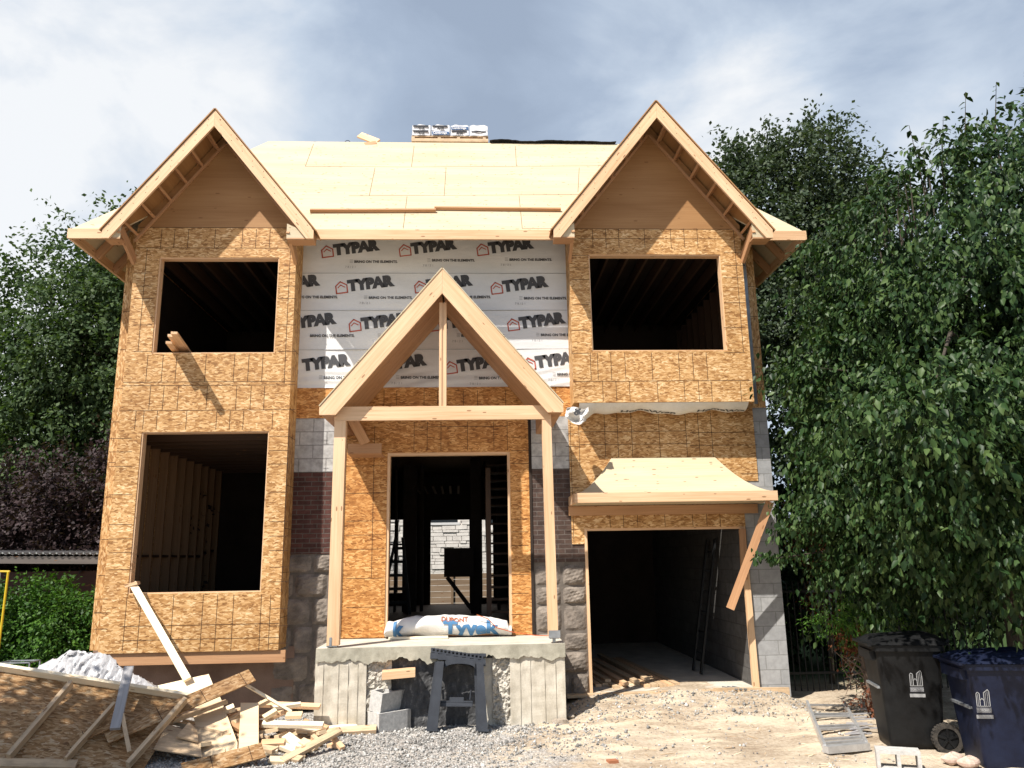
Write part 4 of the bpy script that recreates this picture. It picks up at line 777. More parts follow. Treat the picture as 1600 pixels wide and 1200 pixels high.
hedge('vine_hedge', 'bright green leafy vine mound at the left edge beside the yellow frame', -8.6, -7.05, 12.9, 1.95, .6, 1300, 30, .06, LF_VINE, 54, cat='vine')
hedge('vine_hedge', 'lower green vine mound between the left wall and the taller vine', -7.0, -5.6, 12.9, 1.62, .5, 1000, 30, .06, LF_VINE, 55, cat='vine')
tree('rust_shrub', 'rust red shrub growing between the block wall and the big tree', 'shrub', (5.65, 13.0, -.2), 2, [(5.62, 13.0, 2.25, .42, .4, .62), (5.9, 13.2, 1.4, .4, .4, .6)], 460, 14, .22, .05, LF_RUST, 61, .04, 'kite', .2, .05, nl=10)
# torn cedar with dead roots
rngc = np.random.default_rng(9); ct = thing('cedar_shrub', 'small bright green cedar with rusty dead lower branches beside the ladder', 'shrub', (4.95, 10.6, -.17))
P, D, U, S, p, tw = crown([(4.75, 10.5, 1.0, .38, .3, .16), (5.15, 10.6, .95, .4, .3, .2), (5.3, 10.7, .45, .3, .3, .3)], 330, 16, .22, .055, rngc, .2, .03); leaf_mesh('foliage', P-np.array([4.95, 10.6, -.17]), D, U, S, LF_CEDAR, ct, 'needle')
P, D, U, S, p, tw = crown([(5.0, 10.5, .62, .26, .25, .26), (5.05, 10.45, .05, .15, .15, .15)], 170, 14, .16, .045, rngc, .9, .03); leaf_mesh('dead_foliage', P-np.array([4.95, 10.6, -.17]), D, U, S, LF_RUST, ct, 'kite')
m = MB()
for k in range(26):
    a_ = rngc.uniform(0, 6.28); r_ = rngc.uniform(.15, .42); p0 = Vector((5.05, 10.5, rngc.uniform(-.1, .55))); p2 = p0+Vector((math.cos(a_)*r_, math.sin(a_)*r_*.7, rngc.uniform(-.3, .4))); mid = p0.lerp(p2, .5)+Vector((rngc.uniform(-.1, .1), 0, rngc.uniform(-.1, .12))); p2.z = max(p2.z, -.15); m.tube([p0, mid, p2], [.014, .009, .003], 5)
m.tube([(5.05, 10.5, -.2), (5.02, 10.52, .4), (4.98, 10.5, 1.0)], [.04, .03, .015], 7); m.build('roots', mat_flat('dead_wood', (.16, .115, .085), .9), ct)
# street tree beside the driveway, shading the scrap pile
tree('driveway_tree', 'leafy tree beside the driveway whose shade falls across the leaning wall panel', 'tree', (-7.6, 5.2, -.2), 3.6, [(-6.55, 6.45, 4.5, 1.3, .85, .8), (-8.2, 5.2, 4.9, 1.3, 1.2, 1.0), (-5.75, 6.35, 4.3, .6, .6, .5)], 1100, 24, .45, .11, LF_NEAR, 71, .1, 'kite', .6, .08, nl=16, shell=.6)
# ================================================================ FENCES, SHED, NEIGHBOUR
fe = thing('metal_fence', 'black metal picket fence behind the shrubs right of the block wall', 'fence', (5.6, 12.4, -.2)); m = MB()
for z in (.05, 1.25): m.box(4.6, 8.6, 12.38, 12.41, z, z+.035)
m.build('rail', BLK, fe); m = MB()
for i in range(42): x = 4.62+i*.095; m.box(x, x+.016, 12.386, 12.402, -.2, 1.42)
m.build('pickets', BLK, fe)
for x in (4.58, 6.5, 8.4): m = MB(); m.box(x, x+.05, 12.37, 12.42, -.25, 1.5); m.build('fence_post', BLK, fe)
sh_ = thing('shed', 'low red brown shed with corrugated metal roof behind the vines', 'shed', (-8.4, 15.0, -.2)); m = MB(); m.box(-11, -6.35, 14.2, 17, -.2, 1.75); m.build('wall', mat_wood('shed_wood', (.055, .022, .018), (.10, .042, .03)), sh_)
def corr(u, v): x = -11.2+u*5.0; return (x, 13.75+v*3, 2.12-.0*u+.022*math.sin(x*2*math.pi/.11)-.10*(u)+v*.12)
m = MB(); m.grid(corr, 400, 2); m.build('roof', mat_noise('corrugated', (.06, .06, .065), (.12, .12, .125), 5, .5, .05), sh_); m = MB(); m.grid(lambda u, v: (lambda p: (p[0], p[1]-.006-.01*v, p[2]+.004-.03*(1-v)*max(0, math.sin((p[0])*2*math.pi/.11))-.0))(corr(u, 0)), 400, 1); m.build('roof_edge', WHT, sh_)
m = MB(); m.bar((-11.2, 13.80, 2.02), (-6.25, 13.80, 1.92), .05, .12); m.build('fascia', mat_wood('shed_trim', (.09, .08, .075), (.15, .13, .12)), sh_)
ye = thing('yellow_frame', 'yellow tubular scaffold frame at the left edge in front of the vines', 'scaffold frame', (-7.0, 11.3, -.2)); m = MB()
a, b = AT(13, 893, 11.3), AT(1, 1000, 11.3); m.tube([(b.x-.02, 11.3, -.2), (a.x, 11.3, a.z)], .015, 8); m.tube([(a.x-.75, 11.3, -.2), (a.x-.72, 11.3, a.z+.02)], .015, 8); m.tube([(a.x+.02, 11.3, a.z), (a.x-.78, 11.3, a.z+.02)], .013, 8); m.build('tube', YEL, ye)
m = MB()
for k in range(4): x = a.x-.10-k*.09; m.tube([(x, 11.3, a.z), (x-.03, 11.3, .4)], .004, 5)
m.build('wire', STEEL, ye)
nb = thing('neighbour_house', 'pale split stone house seen through the open back of the new house', 'house', (-1, 27, -.2)); m = MB(); m.sheet(-9, 4.1, -.2, 7.5, 27, 27.3, [(-1.6, -.62, 3.05, 4.2), (.35, .9, 3.0, 4.2)])
# coursed blocks standing proud of the wall
r = random.Random(4); z = .6
while z < 4.2:
    h = r.choice((.09, .12, .16)); x = -4.2
    while x < 2:
        l = r.uniform(.2, .55)
        if not ((-1.65 < x+l and x < -.57 and z+h > 3.0) or (.3 < x+l and x < .95 and z+h > 2.95)): d = r.uniform(.01, .05); m.hexa((x+l/2, 27-.02, z+h/2), (l/2-.008, 0, r.uniform(-.004, .004)), (0, d, 0), (0, 0, h/2-.007), 0)
        x += l
    z += h
m.build('wall', mat_noise('pale_stone', (.50, .47, .44), (.74, .71, .67), 3, .9, .5), nb)
m = MB(); m.box(-1.6, -.62, 27.08, 27.12, 3.05, 4.2); m.build('window', mat_flat('dark_glass', (.02, .025, .03), .1, .6), nb); m = MB(); m.box(.35, .9, 27.08, 27.12, 3.0, 4.2); m.build('window', bpy.data.materials['dark_glass'], nb); m = MB(); m.box(-1.7, -.55, 26.93, 27.0, 2.97, 3.05); m.build('sill', WHT, nb)
wf_ = thing('wooden_fence', 'brown wooden yard fence beneath the pale stone house', 'fence', (-1, 24, -.2)); m = MB()
for i in range(9): m.box(-6, 4, 24, 24.02, -.1+i*.17, .06+i*.17)
m.build('boards', mat_wood('fence_wood', (.15, .105, .07), (.27, .20, .14)), wf_); m = MB()
for x in (-3, -1.9, -.75, .3, 1.5): m.box(x, x+.07, 23.94, 23.998, -.2, 1.5)
m.build('fence_posts', mat_wood('fence_wood2', (.12, .08, .05), (.2, .14, .09)), wf_)
# ================================================================ OBJECTS
def block(mb, o, rz_, L=.39, Wd=.19, H=.19, up=True, m=0, tilt=None):
    """hollow concrete block; local z = core axis"""
    Rm = Matrix.Rotation(rz_, 3, 'Z') @ (tilt or Matrix.Identity(3)); o = Vector(o); t = .032
    def bx(x0, x1, y0, y1, z0, z1): c = Vector(((x0+x1)/2, (y0+y1)/2, (z0+z1)/2)); mb.hexa(o+Rm@c, Rm@Vector(((x1-x0)/2, 0, 0)), Rm@Vector((0, (y1-y0)/2, 0)), Rm@Vector((0, 0, (z1-z0)/2)), m)
    a, b = L/2, Wd/2
    bx(-a, a, -b, -b+t, 0, H); bx(-a, a, b-t, b, 0, H)
    for x in (-a, -.016, a-.032): bx(x, x+.032, -b+t, b-t, 0, H)
    for x in (-a, a-.05): bx(x, x+.05, -b-.0, -b+.001, 0, H)
BLKM = mat_noise('loose_block', (.36, .35, .33), (.55, .53, .50), 22, .95, .5, .006)
def single(name, label, cat, mb, mats, group=None, **k): o = mb.build(name, mats, **k); recenter(o); return tag(o, label, cat, group)
g0 = onground(610, 1140); YB = g0.y
mb = MB(); block(mb, (g0.x-.02, g0.y+.05, g0.z), R(38), .46, .27, .22); single('concrete_block', 'hollow concrete block on the gravel, lower of the two by the porch footing', 'concrete block', mb, BLKM)
mb = MB(); block(mb, (g0.x-.07, g0.y+.08, g0.z+.221), R(52), .40, .20, .24, tilt=Matrix.Rotation(R(9), 3, 'X')); single('concrete_block', 'hollow concrete block on top of another by the porch footing', 'concrete block', mb, BLKM)
g1 = onground(1395, 1196); Tl = Matrix.Rotation(R(90), 3, 'X')
mb = MB(); Tm = Matrix.Rotation(R(90), 3, 'X'); block(mb, (g1.x, g1.y-.1, g1.z+.10), R(-22), tilt=Tm, H=.19); single('concrete_block', 'pale hollow concrete block lying on its side in front of the black cart', 'concrete block', mb, BLKM)
# timber block on the footing wall
a = AT(623, 1052, 10.45); mb = MB(); mb.hexa(a, (.205, .01, .012), (-.01, .13, .0), (0, 0, .045)); single('timber_offcut', 'short orange timber block sticking out of the porch footing above the concrete blocks', 'timber offcut', mb, LUM)
# ---- sawhorse, folded and leaning on the porch
sw = thing('folding_sawhorse', 'dark grey plastic folding sawhorse leaning on the porch footing', 'sawhorse', tuple(onground(712, 1140)))
fb = AT(712, 1140, 10.28); fb.z = gz(fb.x, fb.y); ft = AT(716, 1020, 10.44); axz = (ft-fb).normalized(); axx = Vector((1, 0, 0)); axy = axz.cross(axx).normalized(); axx = axy.cross(axz).normalized(); Hh = (ft-fb).length
def sp(x, y, z): return fb+axx*x+axy*y+axz*z
def sbx(mb, x0, x1, y0, y1, z0, z1, m=0, sh=0): mb.hexa(sp((x0+x1)/2+sh/2, (y0+y1)/2, (z0+z1)/2), axx*(x1-x0)/2, axy*(y1-y0)/2, axz*(z1-z0)/2+axx*sh/2, m)
tl = .0
mb = MB(); tiltv = axx*.5  # top rail, a little out of level
def rail(mb, z0, z1, y0, y1, holes): 
    n = 14; x0, x1 = -.345, .345; st = (x1-x0)/n
    for i in range(n):
        a_ = x0+i*st; dz = -.045*(a_/.345)
        sbx(mb, a_, a_+st*(.45), y0, y1, z0+dz, z1+dz)
        for zz0, zz1 in holes: sbx(mb, a_+st*.45, a_+st, y0, y1, zz0+dz, zz1+dz)
rail(mb, Hh-.045, Hh+.012, .0, .05, [(Hh-.045, Hh-.028), (Hh-.003, Hh+.012)]); sbx(mb, -.35, .35, .052, .06, Hh-.05, Hh-.0); 
for i in range(7): a_ = -.35+i*.1; sbx(mb, a_, a_+.1, -.03, .075, Hh-.115-.045*(a_+.05)/.345, Hh-.046-.045*(a_+.05)/.345)
mb.build('top_rail', SAWP, sw, bevel=.003)
for y0, off in ((0, 0), (-.10, .03)):
    for s_ in (-1, 1):
        mb = MB(); 
        for k in range(6):
            f0, f1 = k/6, (k+1)/6; x0 = s_*(.305-.06*f0); x1 = s_*(.305-.06*f1); zc0, zc1 = f0*(Hh-.11), f1*(Hh-.11); w_ = .055-.012*f0
            mb.hexa(sp((x0+x1)/2+off, y0+.02, (zc0+zc1)/2), axx*w_, axy*.028, axz*(zc1-zc0)/2*1.001+axx*(x1-x0)/2)
            mb.hexa(sp((x0+x1)/2+off, y0+.052, (zc0+zc1)/2), axx*(w_*.55), axy*.006, axz*(zc1-zc0)/2*1.001+axx*(x1-x0)/2)
        mb.hexa(sp(s_*.31+off, y0+.02, .012), axx*.066, axy*.036, axz*.012); mb.build('leg', SAWP, sw)
    # arch under the top and the shelf across
    mb = MB(); n = 16; pts = []
    for k in range(n+1):
        t = math.pi*k/n; pts.append((.19*math.cos(t), Hh-.22+.085*abs(math.sin(t))**.6))
    for (xa, za), (xb_, zb_) in zip(pts, pts[1:]):
        mb.face([sp(xa+off, y0+.045, za), sp(xb_+off, y0+.045, zb_), sp(xb_+off, y0+.045, Hh-.10), sp(xa+off, y0+.045, Hh-.10)]); mb.face([sp(xa+off, y0+.045, za), sp(xa+off, y0-.01, za), sp(xb_+off, y0-.01, zb_), sp(xb_+off, y0+.045, zb_)])
    mb.build('arch', SAWP, sw)
mb = MB(); sbx(mb, -.20, .20, -.02, .055, .275, .325); sbx(mb, -.20, -.08, -.02, .06, .325, .345); sbx(mb, .08, .20, -.02, .06, .325, .345); sbx(mb, -.09, .09, -.02, .03, .32, .385); mb.build('shelf', SAWP, sw, bevel=.004)
for s_ in (-1, 1): mb = MB(); mb.tube([sp(s_*.165, .0, .36), sp(s_*.175, -.02, .47)], .012, 6); mb.build('latch', SAWP, sw)
# ---- building wrap roll in the doorway
def rollf(u, v):
    a_ = v*2*math.pi; x = -1.29+u*1.78; env = (math.sin(min(1, max(0, u*1.02))*math.pi)**.18)*.5+.5
    ry = .16*(1+.06*math.sin(u*9+a_*2)); rz2 = (.115+.03*math.sin(u*3.0+.2))*env*(1+.10*NO((u*7, a_, 2))+.05*NO((u*22, a_*2, 5)))
    zz = .79+rz2*1.0+rz2*math.sin(a_)*1.0
    return (x, W-.02+ry*math.cos(a_), max(.775, zz+.012*math.sin(u*22+a_*2)))
mb = MB(); mb.grid(lambda u, v: rollf(u, 1-v), 60, 36)
for u in (0, 1): mb.face([rollf(u, v/16) for v in range(16)][::(1 if u else -1)])
def onroll(ox, oz):
    def f(x, y):
        u = min(1, max(0, (ox+x+1.29)/1.78)); env = (math.sin(min(1, max(0, u*1.02))*math.pi)**.18)*.5+.5; rr = (.115+.03*math.sin(u*3.0+.2))*env
        a_ = math.pi-math.asin(max(-.98, min(.98, (oz+y)/rr-1))); p = rollf(u, a_/(2*math.pi)); return (p[0], p[1]-.012, p[2]+.004)
    return f
put(mb, text_mesh('Tyvek', .27, .012), onroll(-.46, .015), 1, None, 1.12, .012); put(mb, text_mesh('k', .27, .012), onroll(-1.17, .015), 1, None, 1, .012); put(mb, text_mesh('DUPONT', .075, .002), onroll(-.50, .20), 2, None, 1.2, .012)
single('building_wrap_roll', 'crumpled white roll of building wrap with blue lettering lying across the doorway', 'building wrap', mb, [TYV, INKB, mat_flat('print_rust', (.40, .13, .07), .7)])
mb = MB(); mb.bar((-1.22, 11.42, .79), (-.40, 11.44, .79), .07, .03); single('board', 'thin pale board lying on the porch slab against the white wrap roll', 'board', mb, LUMP)
mb = MB(); mb.tube([(.0, 11.45, 1.08), (.16, 11.44, 1.02), (.28, 11.43, .90), (.5, 11.4, .84), (.8, 11.3, .80), (1.1, 11.25, .79), (1.15, 11.3, .78)], .006, 6); single('orange_cord', 'thin orange cord trailing from the wrap roll across the porch', 'cord', mb, mat_flat('cord', (.45, .10, .03), .6))
# ---- sticks out of the upper window
for k, (p0, p1, lb) in enumerate([((272, 520), (295, 556), 'board sticking out of the upper left window, upper of the three'), ((267, 524), (289, 556), 'board sticking out of the upper left window, middle of the three'), ((264, 535), (277, 556), 'shortest board sticking out of the upper left window, lowest of the three')]):
    a = AT(p0[0], p0[1], 10.62+.12*k); b = AT(p1[0], p1[1]-4, 11.6); b.z = max(b.z, 4.86+.02*(2-k)); d = (b-a).normalized(); mb = MB(); mb.bar(a, a+d*2.0, .085, .036, (0, 0, 1)); single('window_board', lb, 'board', mb, LUM)
# ---- pallet of shingles, scraps and tar paper on the roof
PY = 13.10; pz = RZ+.012; pa, pb = AT(643, 226, PY), AT(763, 226, PY); pw = pb.x-pa.x; x0 = pa.x
pl = thing('pallet', 'wooden pallet on the roof ridge under the stacked shingle bundles', 'pallet', (x0+pw/2, PY+.5, pz))
mb = MB(); mb.box(x0, x0+pw, PY+.0, PY+.10, pz, pz+.02); mb.box(x0, x0+pw, PY+.45, PY+.55, pz, pz+.02); mb.box(x0, x0+pw, PY+.9, PY+1.0, pz, pz+.02); mb.box(x0, x0+pw, PY-.022, PY-.002, pz+.012, pz+.075); mb.build('bottom_boards', LUMX, pl)
for f in (0, .34, .59, .93): mb = MB(); mb.box(x0+f*pw, x0+f*pw+.055, PY+.001, PY+.999, pz+.02, pz+.12); mb.build('runner', LUMX, pl)
mb = MB(); 
for k in range(7): mb.box(x0, x0+pw, PY+k*.143, PY+k*.143+.1, pz+.12, pz+.14)
mb.build('deck_boards', LUMX, pl)
WB = mat_noise('bag_white', (.60, .60, .62), (.74, .74, .76), 8, .45, .2); bwid = pw/4
for row in range(2):
    for k in range(4):
        mb = MB(); bx0 = x0+k*bwid+.01; z0 = pz+.142+row*.10; h = .095
        def bf(u, v, bx0=bx0, z0=z0, h=h, row=row, k=k): return (bx0+u*(bwid-.02), PY-.01+.006*math.sin(u*9+k), z0+h*v+(.018*math.sin(u*math.pi)+.004*math.sin(u*21+k))*(v if row == 1 else 0)-.006*math.sin(u*11+k)*v)
        mb.grid(bf, 12, 3); mb.grid(lambda u, v: (lambda p: (p[0], p[1]+v*.95, p[2]))(bf(u, 1)), 12, 2)
        mb.face([(bx0, PY-.01, z0), (bx0, PY+.94, z0), (bx0, PY+.94, z0+h), (bx0, PY-.01, z0+h)]); mb.face([(bx0+bwid-.02, PY+.94, z0), (bx0+bwid-.02, PY-.01, z0), (bx0+bwid-.02, PY-.01, z0+h), (bx0+bwid-.02, PY+.94, z0+h)])
        dk = (k+row) % 2 == 0 if k < 3 else row == 0
        yy = PY-.018
        def fl(a_, b_, c_, d_, m_): mb.face([(bx0+a_*(bwid-.02), yy-.002*m_, z0+c_*h), (bx0+b_*(bwid-.02), yy-.002*m_, z0+c_*h), (bx0+b_*(bwid-.02), yy-.002*m_, z0+d_*h), (bx0+a_*(bwid-.02), yy-.002*m_, z0+d_*h)], None, m_)
        if k == 3: fl(.1, .9, .62, .9, 1) if row == 0 else None; seg = 'plain white face'
        elif dk or row == 1 and k == 0: fl(.06, .9, .62, 1.0, 1); put(mb, text_mesh('Arch', .06, .003, .3), lambda x, y: (bx0+.10+x, yy-.004, z0+.02+y), 1); seg = 'black arch and lettering'
        else: fl(.04, .98, .08, .74, 2); put(mb, text_mesh('Cambridge', .058, .002), lambda x, y: (bx0+.03+x, yy-.008, z0+.025+y), 0); seg = 'blue band'
        single('shingle_bundle', 'bundle with %s, %s in the %s row on the pallet' % (seg, ('leftmost', 'second from left', 'third from left', 'rightmost')[k], ('lower', 'upper')[row]), 'shingle bundle', mb, [WB, mat_flat('bag_black', (.03, .03, .035), .5), mat_flat('bag_blue', (.045, .11, .24), .5)], 'shingle bundles on the roof pallet')
a = AT(735, 214, 13.2); mb = MB(); mb.face([a+Vector((-.14, .05, -.12)), a+Vector((.0, -.12, -.11)), a+Vector((.16, .1, -.04)), a+Vector((-.0, .12, .06))]); mb.hexa(a+Vector((.12, .05, -.07)), (.16, 0, -.03), (0, .1, .02), (.002, 0, .02)); single('cardboard_scrap', 'torn brown cardboard flap at the right front of the pallet', 'cardboard', mb, LUMO)
mb = MB(); mb.bar(AT(562, 211, 13.4), AT(590, 222, 13.2), .14, .035, (0, -1, .3)); single('board', 'short board lying across the roof ridge left of the pallet', 'board', mb, LUM)
mb = MB(); mb.bar(AT(570, 226, 13.02), AT(588, 223, 13.05), .09, .03, (0, -1, .5)); single('board', 'small wedge of wood at the ridge under the short board', 'board', mb, LUMO)
mb = MB(); c_ = AT(543, 223, 13.1); mb.tube([c_+Vector((.05*math.cos(t*.5), 0, .045*math.sin(t*.5))) for t in range(14)], .006, 5); single('wire_loop', 'tiny dark wire loop lying at the roof ridge', 'wire', mb, BLK)
def tar(u, v):
    x0_, x1_ = AT(765, 222, 13.1).x, AT(962, 222, 13.1).x; x = x0_+u*(x1_-x0_); return (x, 13.02+v*.4, RZ+.015+(.10*max(0, NO((u*5, 2, 3))+.25)+.03*abs(NO((u*17, 1, 1))))*math.sin(min(1, .35+v*1.3)*math.pi/2))
mb = MB(); mb.grid(tar, 90, 5); single('tar_paper', 'black roofing felt lying along the ridge right of the pallet', 'roofing felt', mb, TARP)
# ---- lumber in the garage
r = random.Random(12)
for k in range(15):
    xx = 1.78+k*.115 if k < 11 else 1.95+(k-11)*.2; zz = gz(0, 0)*0-.018+(.04 if k >= 11 else 0)+.02; y0 = 12.0+r.uniform(-.1, .35)
    mb = MB(); a_ = r.uniform(-.10, .02); mb.bar((xx, y0, zz), (xx-.25+a_, y0+3.2, zz), .09, .038); single('framing_stud', 'pale framing stud in the loose row on the garage floor', 'lumber', mb, LUMX if k % 3 else LUM, 'lumber lying on the garage floor')
for k in range(3):
    a_, b_ = AT(1130+k*8, 1067, 11.7), AT(1150+k*7, 1080, 11.5); mb = MB(); mb.tube([(a_.x, 11.75, .0), (b_.x, 11.42, .01)], .012, 6); single('metal_rod', 'thin grey rod on the garage sill near the right jamb', 'rod', mb, STEEL, 'rods on the garage sill')
lad = thing('leaning_ladder', 'dim ladder standing inside the garage against the right wall', 'ladder', (3.8, 13.2, 0)); 
for y in (13.0, 13.45): mb = MB(); mb.bar((3.55, y, 0), (3.93, y, 2.1), .07, .03, (1, 0, 0)); mb.build('rail', BLK, lad)
for i in range(6): mb = MB(); z = .3+i*.32; mb.tube([(3.56+.18*z, 13.0, z), (3.56+.18*z, 13.45, z)], .014, 6); mb.build('rung', BLK, lad)
ld2 = thing('stepladder', 'dark stepladder standing inside the hall at the left of the doorway', 'ladder', (-1.6, 16.5, .76)); 
for xa, xb_ in ((-1.95, -1.66), (-1.35, -1.52)):
    mb = MB(); mb.bar((xa, 16.6, .76), (xb_, 16.6, 2.3), .06, .03, (0, 1, 0)); mb.build('rail', BLK, ld2)
for i in range(5): z = 1.0+i*.27; mb = MB(); f = (z-.76)/1.54; mb.bar((-1.95+.29*f, 16.6, z), (-1.35-.17*f, 16.6, z), .03, .06); mb.build('step', BLK, ld2)
# ---- aluminium ladder on the ground
LA = [onground(1262, 1106, .05), onground(1290, 1178, .05), onground(1320, 1107, .05), onground(1355, 1172, .05)]
al = thing('aluminium_ladder', 'aluminium ladder section lying on the dirt left of the carts', 'ladder', tuple((LA[0]+LA[1]+LA[2]+LA[3])/4-Vector((0, 0, .05))))
for a_, b_ in ((LA[0], LA[1]), (LA[2], LA[3])): mb = MB(); mb.bar(a_, b_, .03, .09); mb.build('side_rail', ALU, al)
for f in (.03, .27, .33, .56, .62, .83, .9): mb = MB(); p, q = LA[0].lerp(LA[1], f), LA[2].lerp(LA[3], f); mb.bar(p, q, .05, .022); mb.build('rung', ALU, al)
mb = MB(); d = (LA[1]-LA[0]).normalized(); mb.bar(LA[1]+d*.03, LA[3]+d*.03, .09, .07); mb.build('end_bar', ALU, al)
# ---- carts
def cart(label, base, rz_, mat, h=1.10, wdt=.62, dep=.74, sc=1, logo_x=0, wheel=True, cat='garbage cart'):
    t = thing('garbage_cart', label, cat, tuple(base)); Rm = Matrix.Rotation(rz_, 3, 'Z'); o = Vector(base)
    def T(x, y, z): return o+Rm@Vector((x*sc, y*sc, z*sc))
    mb = MB(); lv = [(0, .78, .78), (.06, .80, .80), (.5, .90, .90), (.80, .97, .97), (.86, 1.0, 1.0)]; n = 8
    def ring(z, fx, fy):     # x: front(-) to back(+), y: side
        a, b, c = dep/2*fx, wdt/2*fy, .055; P = []
        for cx_, cy_, a0 in ((a-c, b-c, 0), (-a+c, b-c, 90), (-a+c, -b+c, 180), (a-c, -b+c, 270)):
            for k in range(4): an = R(a0+30*k); P.append((cx_+c*math.cos(an), cy_+c*math.sin(an), z*h))
        return P
    rings = [ring(*l) for l in lv]
    for A_, B_ in zip(rings, rings[1:]):
        for k in range(16): j = (k+1) % 16; mb.face([T(*A_[k]), T(*A_[j]), T(*B_[j]), T(*B_[k])], None, 0, True)
    mb.face([T(*p) for p in rings[0][::-1]]); mb.build('body', mat, t, weld=True)
    mb = MB(); A_ = ring(.845, 1.07, 1.08); B_ = ring(.895, 1.07, 1.08)
    for k in range(16): j = (k+1) % 16; mb.face([T(*A_[k]), T(*A_[j]), T(*B_[j]), T(*B_[k])], None, 0, True)
    mb.face([T(*p) for p in A_[::-1]]); mb.face([T(*p) for p in B_]); mb.hexa(T(-dep/2*1.04, 0, h*.80), Rm@Vector((.03*sc, 0, .0)), Rm@Vector((0, wdt*.36*sc, 0)), Vector((0, 0, .05*sc))); mb.build('rim', mat, t)
    def lid(u, v):
        x = -dep/2*1.13+u*dep*1.17; y = (v-.5)*wdt*1.14; e = (1-abs(2*v-1)**6)*(1-abs(2*u-1)**8); z = h*.90+e*(.055+.05*u+.012*math.cos(v*math.pi*8)*(abs(2*v-1) < .8)); return tuple(T(x, y, z))
    mb = MB(); mb.grid(lid, 22, 26)
    mb.hexa(T(-dep/2*1.1, 0, h*.895), Rm@Vector((.04*sc, 0, 0)), Rm@Vector((0, wdt*.5*sc, 0)), Vector((0, 0, .012*sc))); mb.build('lid', mat, t)
    mb = MB(); mb.tube([T(dep/2*1.02, -wdt*.42, h*.88), T(dep/2*1.22, -wdt*.42, h*.93), T(dep/2*1.22, wdt*.42, h*.93), T(dep/2*1.02, wdt*.42, h*.88)], .016, 8); mb.build('handle', mat, t)
    for s_ in (-1, 1):
        wv = MB(); c = Vector((dep/2*.80, s_*wdt/2*.98, .13)); rr = .145; n = 28
        for k in range(n):
            a0, a1 = 2*math.pi*k/n, 2*math.pi*(k+.72)/n
            for ra, rb, y0, y1, m_ in ((rr*.72, rr, -.03, .03, 0), (0.0001, rr*.72, -.012, .012, 1)):
                a1_ = a1 if False else 2*math.pi*(k+1)/n
                q = [(ra, a0), (rb, a0), (rb, a1_), (ra, a1_)]
                for yy, od in ((y0, 1), (y1, -1)):
                    wv.face([T(c.x+r_*math.cos(t_), c.y+yy, c.z+r_*math.sin(t_)) for r_, t_ in q][::od], None, m_)
                if m_ == 0:
                    wv.face([T(c.x+rb*math.cos(t_), c.y+yy, c.z+rb*math.sin(t_)) for t_, yy in ((a0, y0), (a1_, y0), (a1_, y1), (a0, y1))], None, 0)
            wv.hexa(T(c.x+rr*math.cos((a0+a1)/2), c.y, c.z+rr*math.sin((a0+a1)/2)), Rm@Vector((.006*math.cos(a0), 0, .006*math.sin(a0))), Vector(Rm@Vector((0, .031, 0))), Rm@Vector((-.011*math.sin(a0), 0, .011*math.cos(a0))), 0)
        for k in range(5): an = k*1.257+.3; wv.hexa(T(c.x+rr*.36*math.cos(an), c.y+s_*.018, c.z+rr*.36*math.sin(an)), Rm@Vector((rr*.34*math.cos(an), 0, rr*.34*math.sin(an))), Rm@Vector((0, .008, 0)), Rm@Vector((-.012*math.sin(an), 0, .012*math.cos(an))), 1)
        wv.build('wheel', [RUB, mat], t)
    # twin tower emblem, name bar and number plate on the near side
    mb = MB(); lx = logo_x; sl_ = lambda z: -(wdt/2*(.80+.17*(z/h-.06)/.74))-.004
    def e(x, z): return tuple(T(lx+x, sl_(z), z))
    def st(pts, wd=.007):
        for (xa, za), (xb_, zb_) in zip(pts, pts[1:]):
            d = Vector((xb_-xa, zb_-za)); n_ = Vector((-d.y, d.x)).normalized()*wd/2; d = d.normalized()*.002; mb.face([e(xa-d.x-n_.x, za-d.y-n_.y), e(xb_+d.x-n_.x, zb_+d.y-n_.y), e(xb_+d.x+n_.x, zb_+d.y+n_.y), e(xa-d.x+n_.x, za-d.y+n_.y)], None, 0)
    zb = .60*h/1.1
    st([(-.06, zb), (-.06, zb+.115), (-.048, zb+.13), (-.030, zb+.118), (-.030, zb)]); st([(-.046, zb), (-.046, zb+.11)], .004); st([(.010, zb), (.010, zb+.125), (.030, zb+.14), (.048, zb+.155), (.060, zb+.135), (.060, zb)]); st([(.026, zb), (.026, zb+.125)], .004); st([(.043, zb), (.043, zb+.135)], .004); st([(-.03, zb+.05), (-.01, zb+.075), (.010, zb+.05)], .006); st([(-.06, zb), (.06, zb)], .006)
    mb.face([e(-.068, zb-.062), e(.068, zb-.062), e(.068, zb-.012), e(-.068, zb-.012)], None, 1); mb.face([e(-.075, zb-.115), e(.078, zb-.115), e(.078, zb-.080), e(-.075, zb-.080)], None, 0)
    put(mb, text_mesh('TORONTO', .032, .001), lambda x, y: (lambda p: (p[0], p[1]-.002, p[2]))(e(-.062+x*.8, zb-.049+y)), 0)
    mb.build('emblem', [mat_flat('emblem_white', (.34, .34, .34), .7), mat_flat('emblem_grey', (.16, .16, .17), .6)], t)
    mb = MB(); mb.hexa(T(-dep/2*.93, 0, h*.52), Rm@Vector((.02*sc, 0, 0)), Rm@Vector((0, .22*sc, 0)), Vector((0, 0, .012))); mb.build('grab_bar', STEEL, t)
    return t
gb = onground(1432, 1176); cart('tall black garbage cart with a twin tower emblem standing beside the ladder', (gb.x+.14, gb.y+.36, gb.z), R(-12), BLKP, 1.18, .66, .68, 1, .04)
gb2 = onground(1575, 1205); cart('dark blue recycling cart with a white plate at the right edge', (gb2.x+.2, gb2.y+.32, gb2.z-.04), R(-10), BLUP, 1.12, .66, .74, 1, -.26, cat='recycling cart')
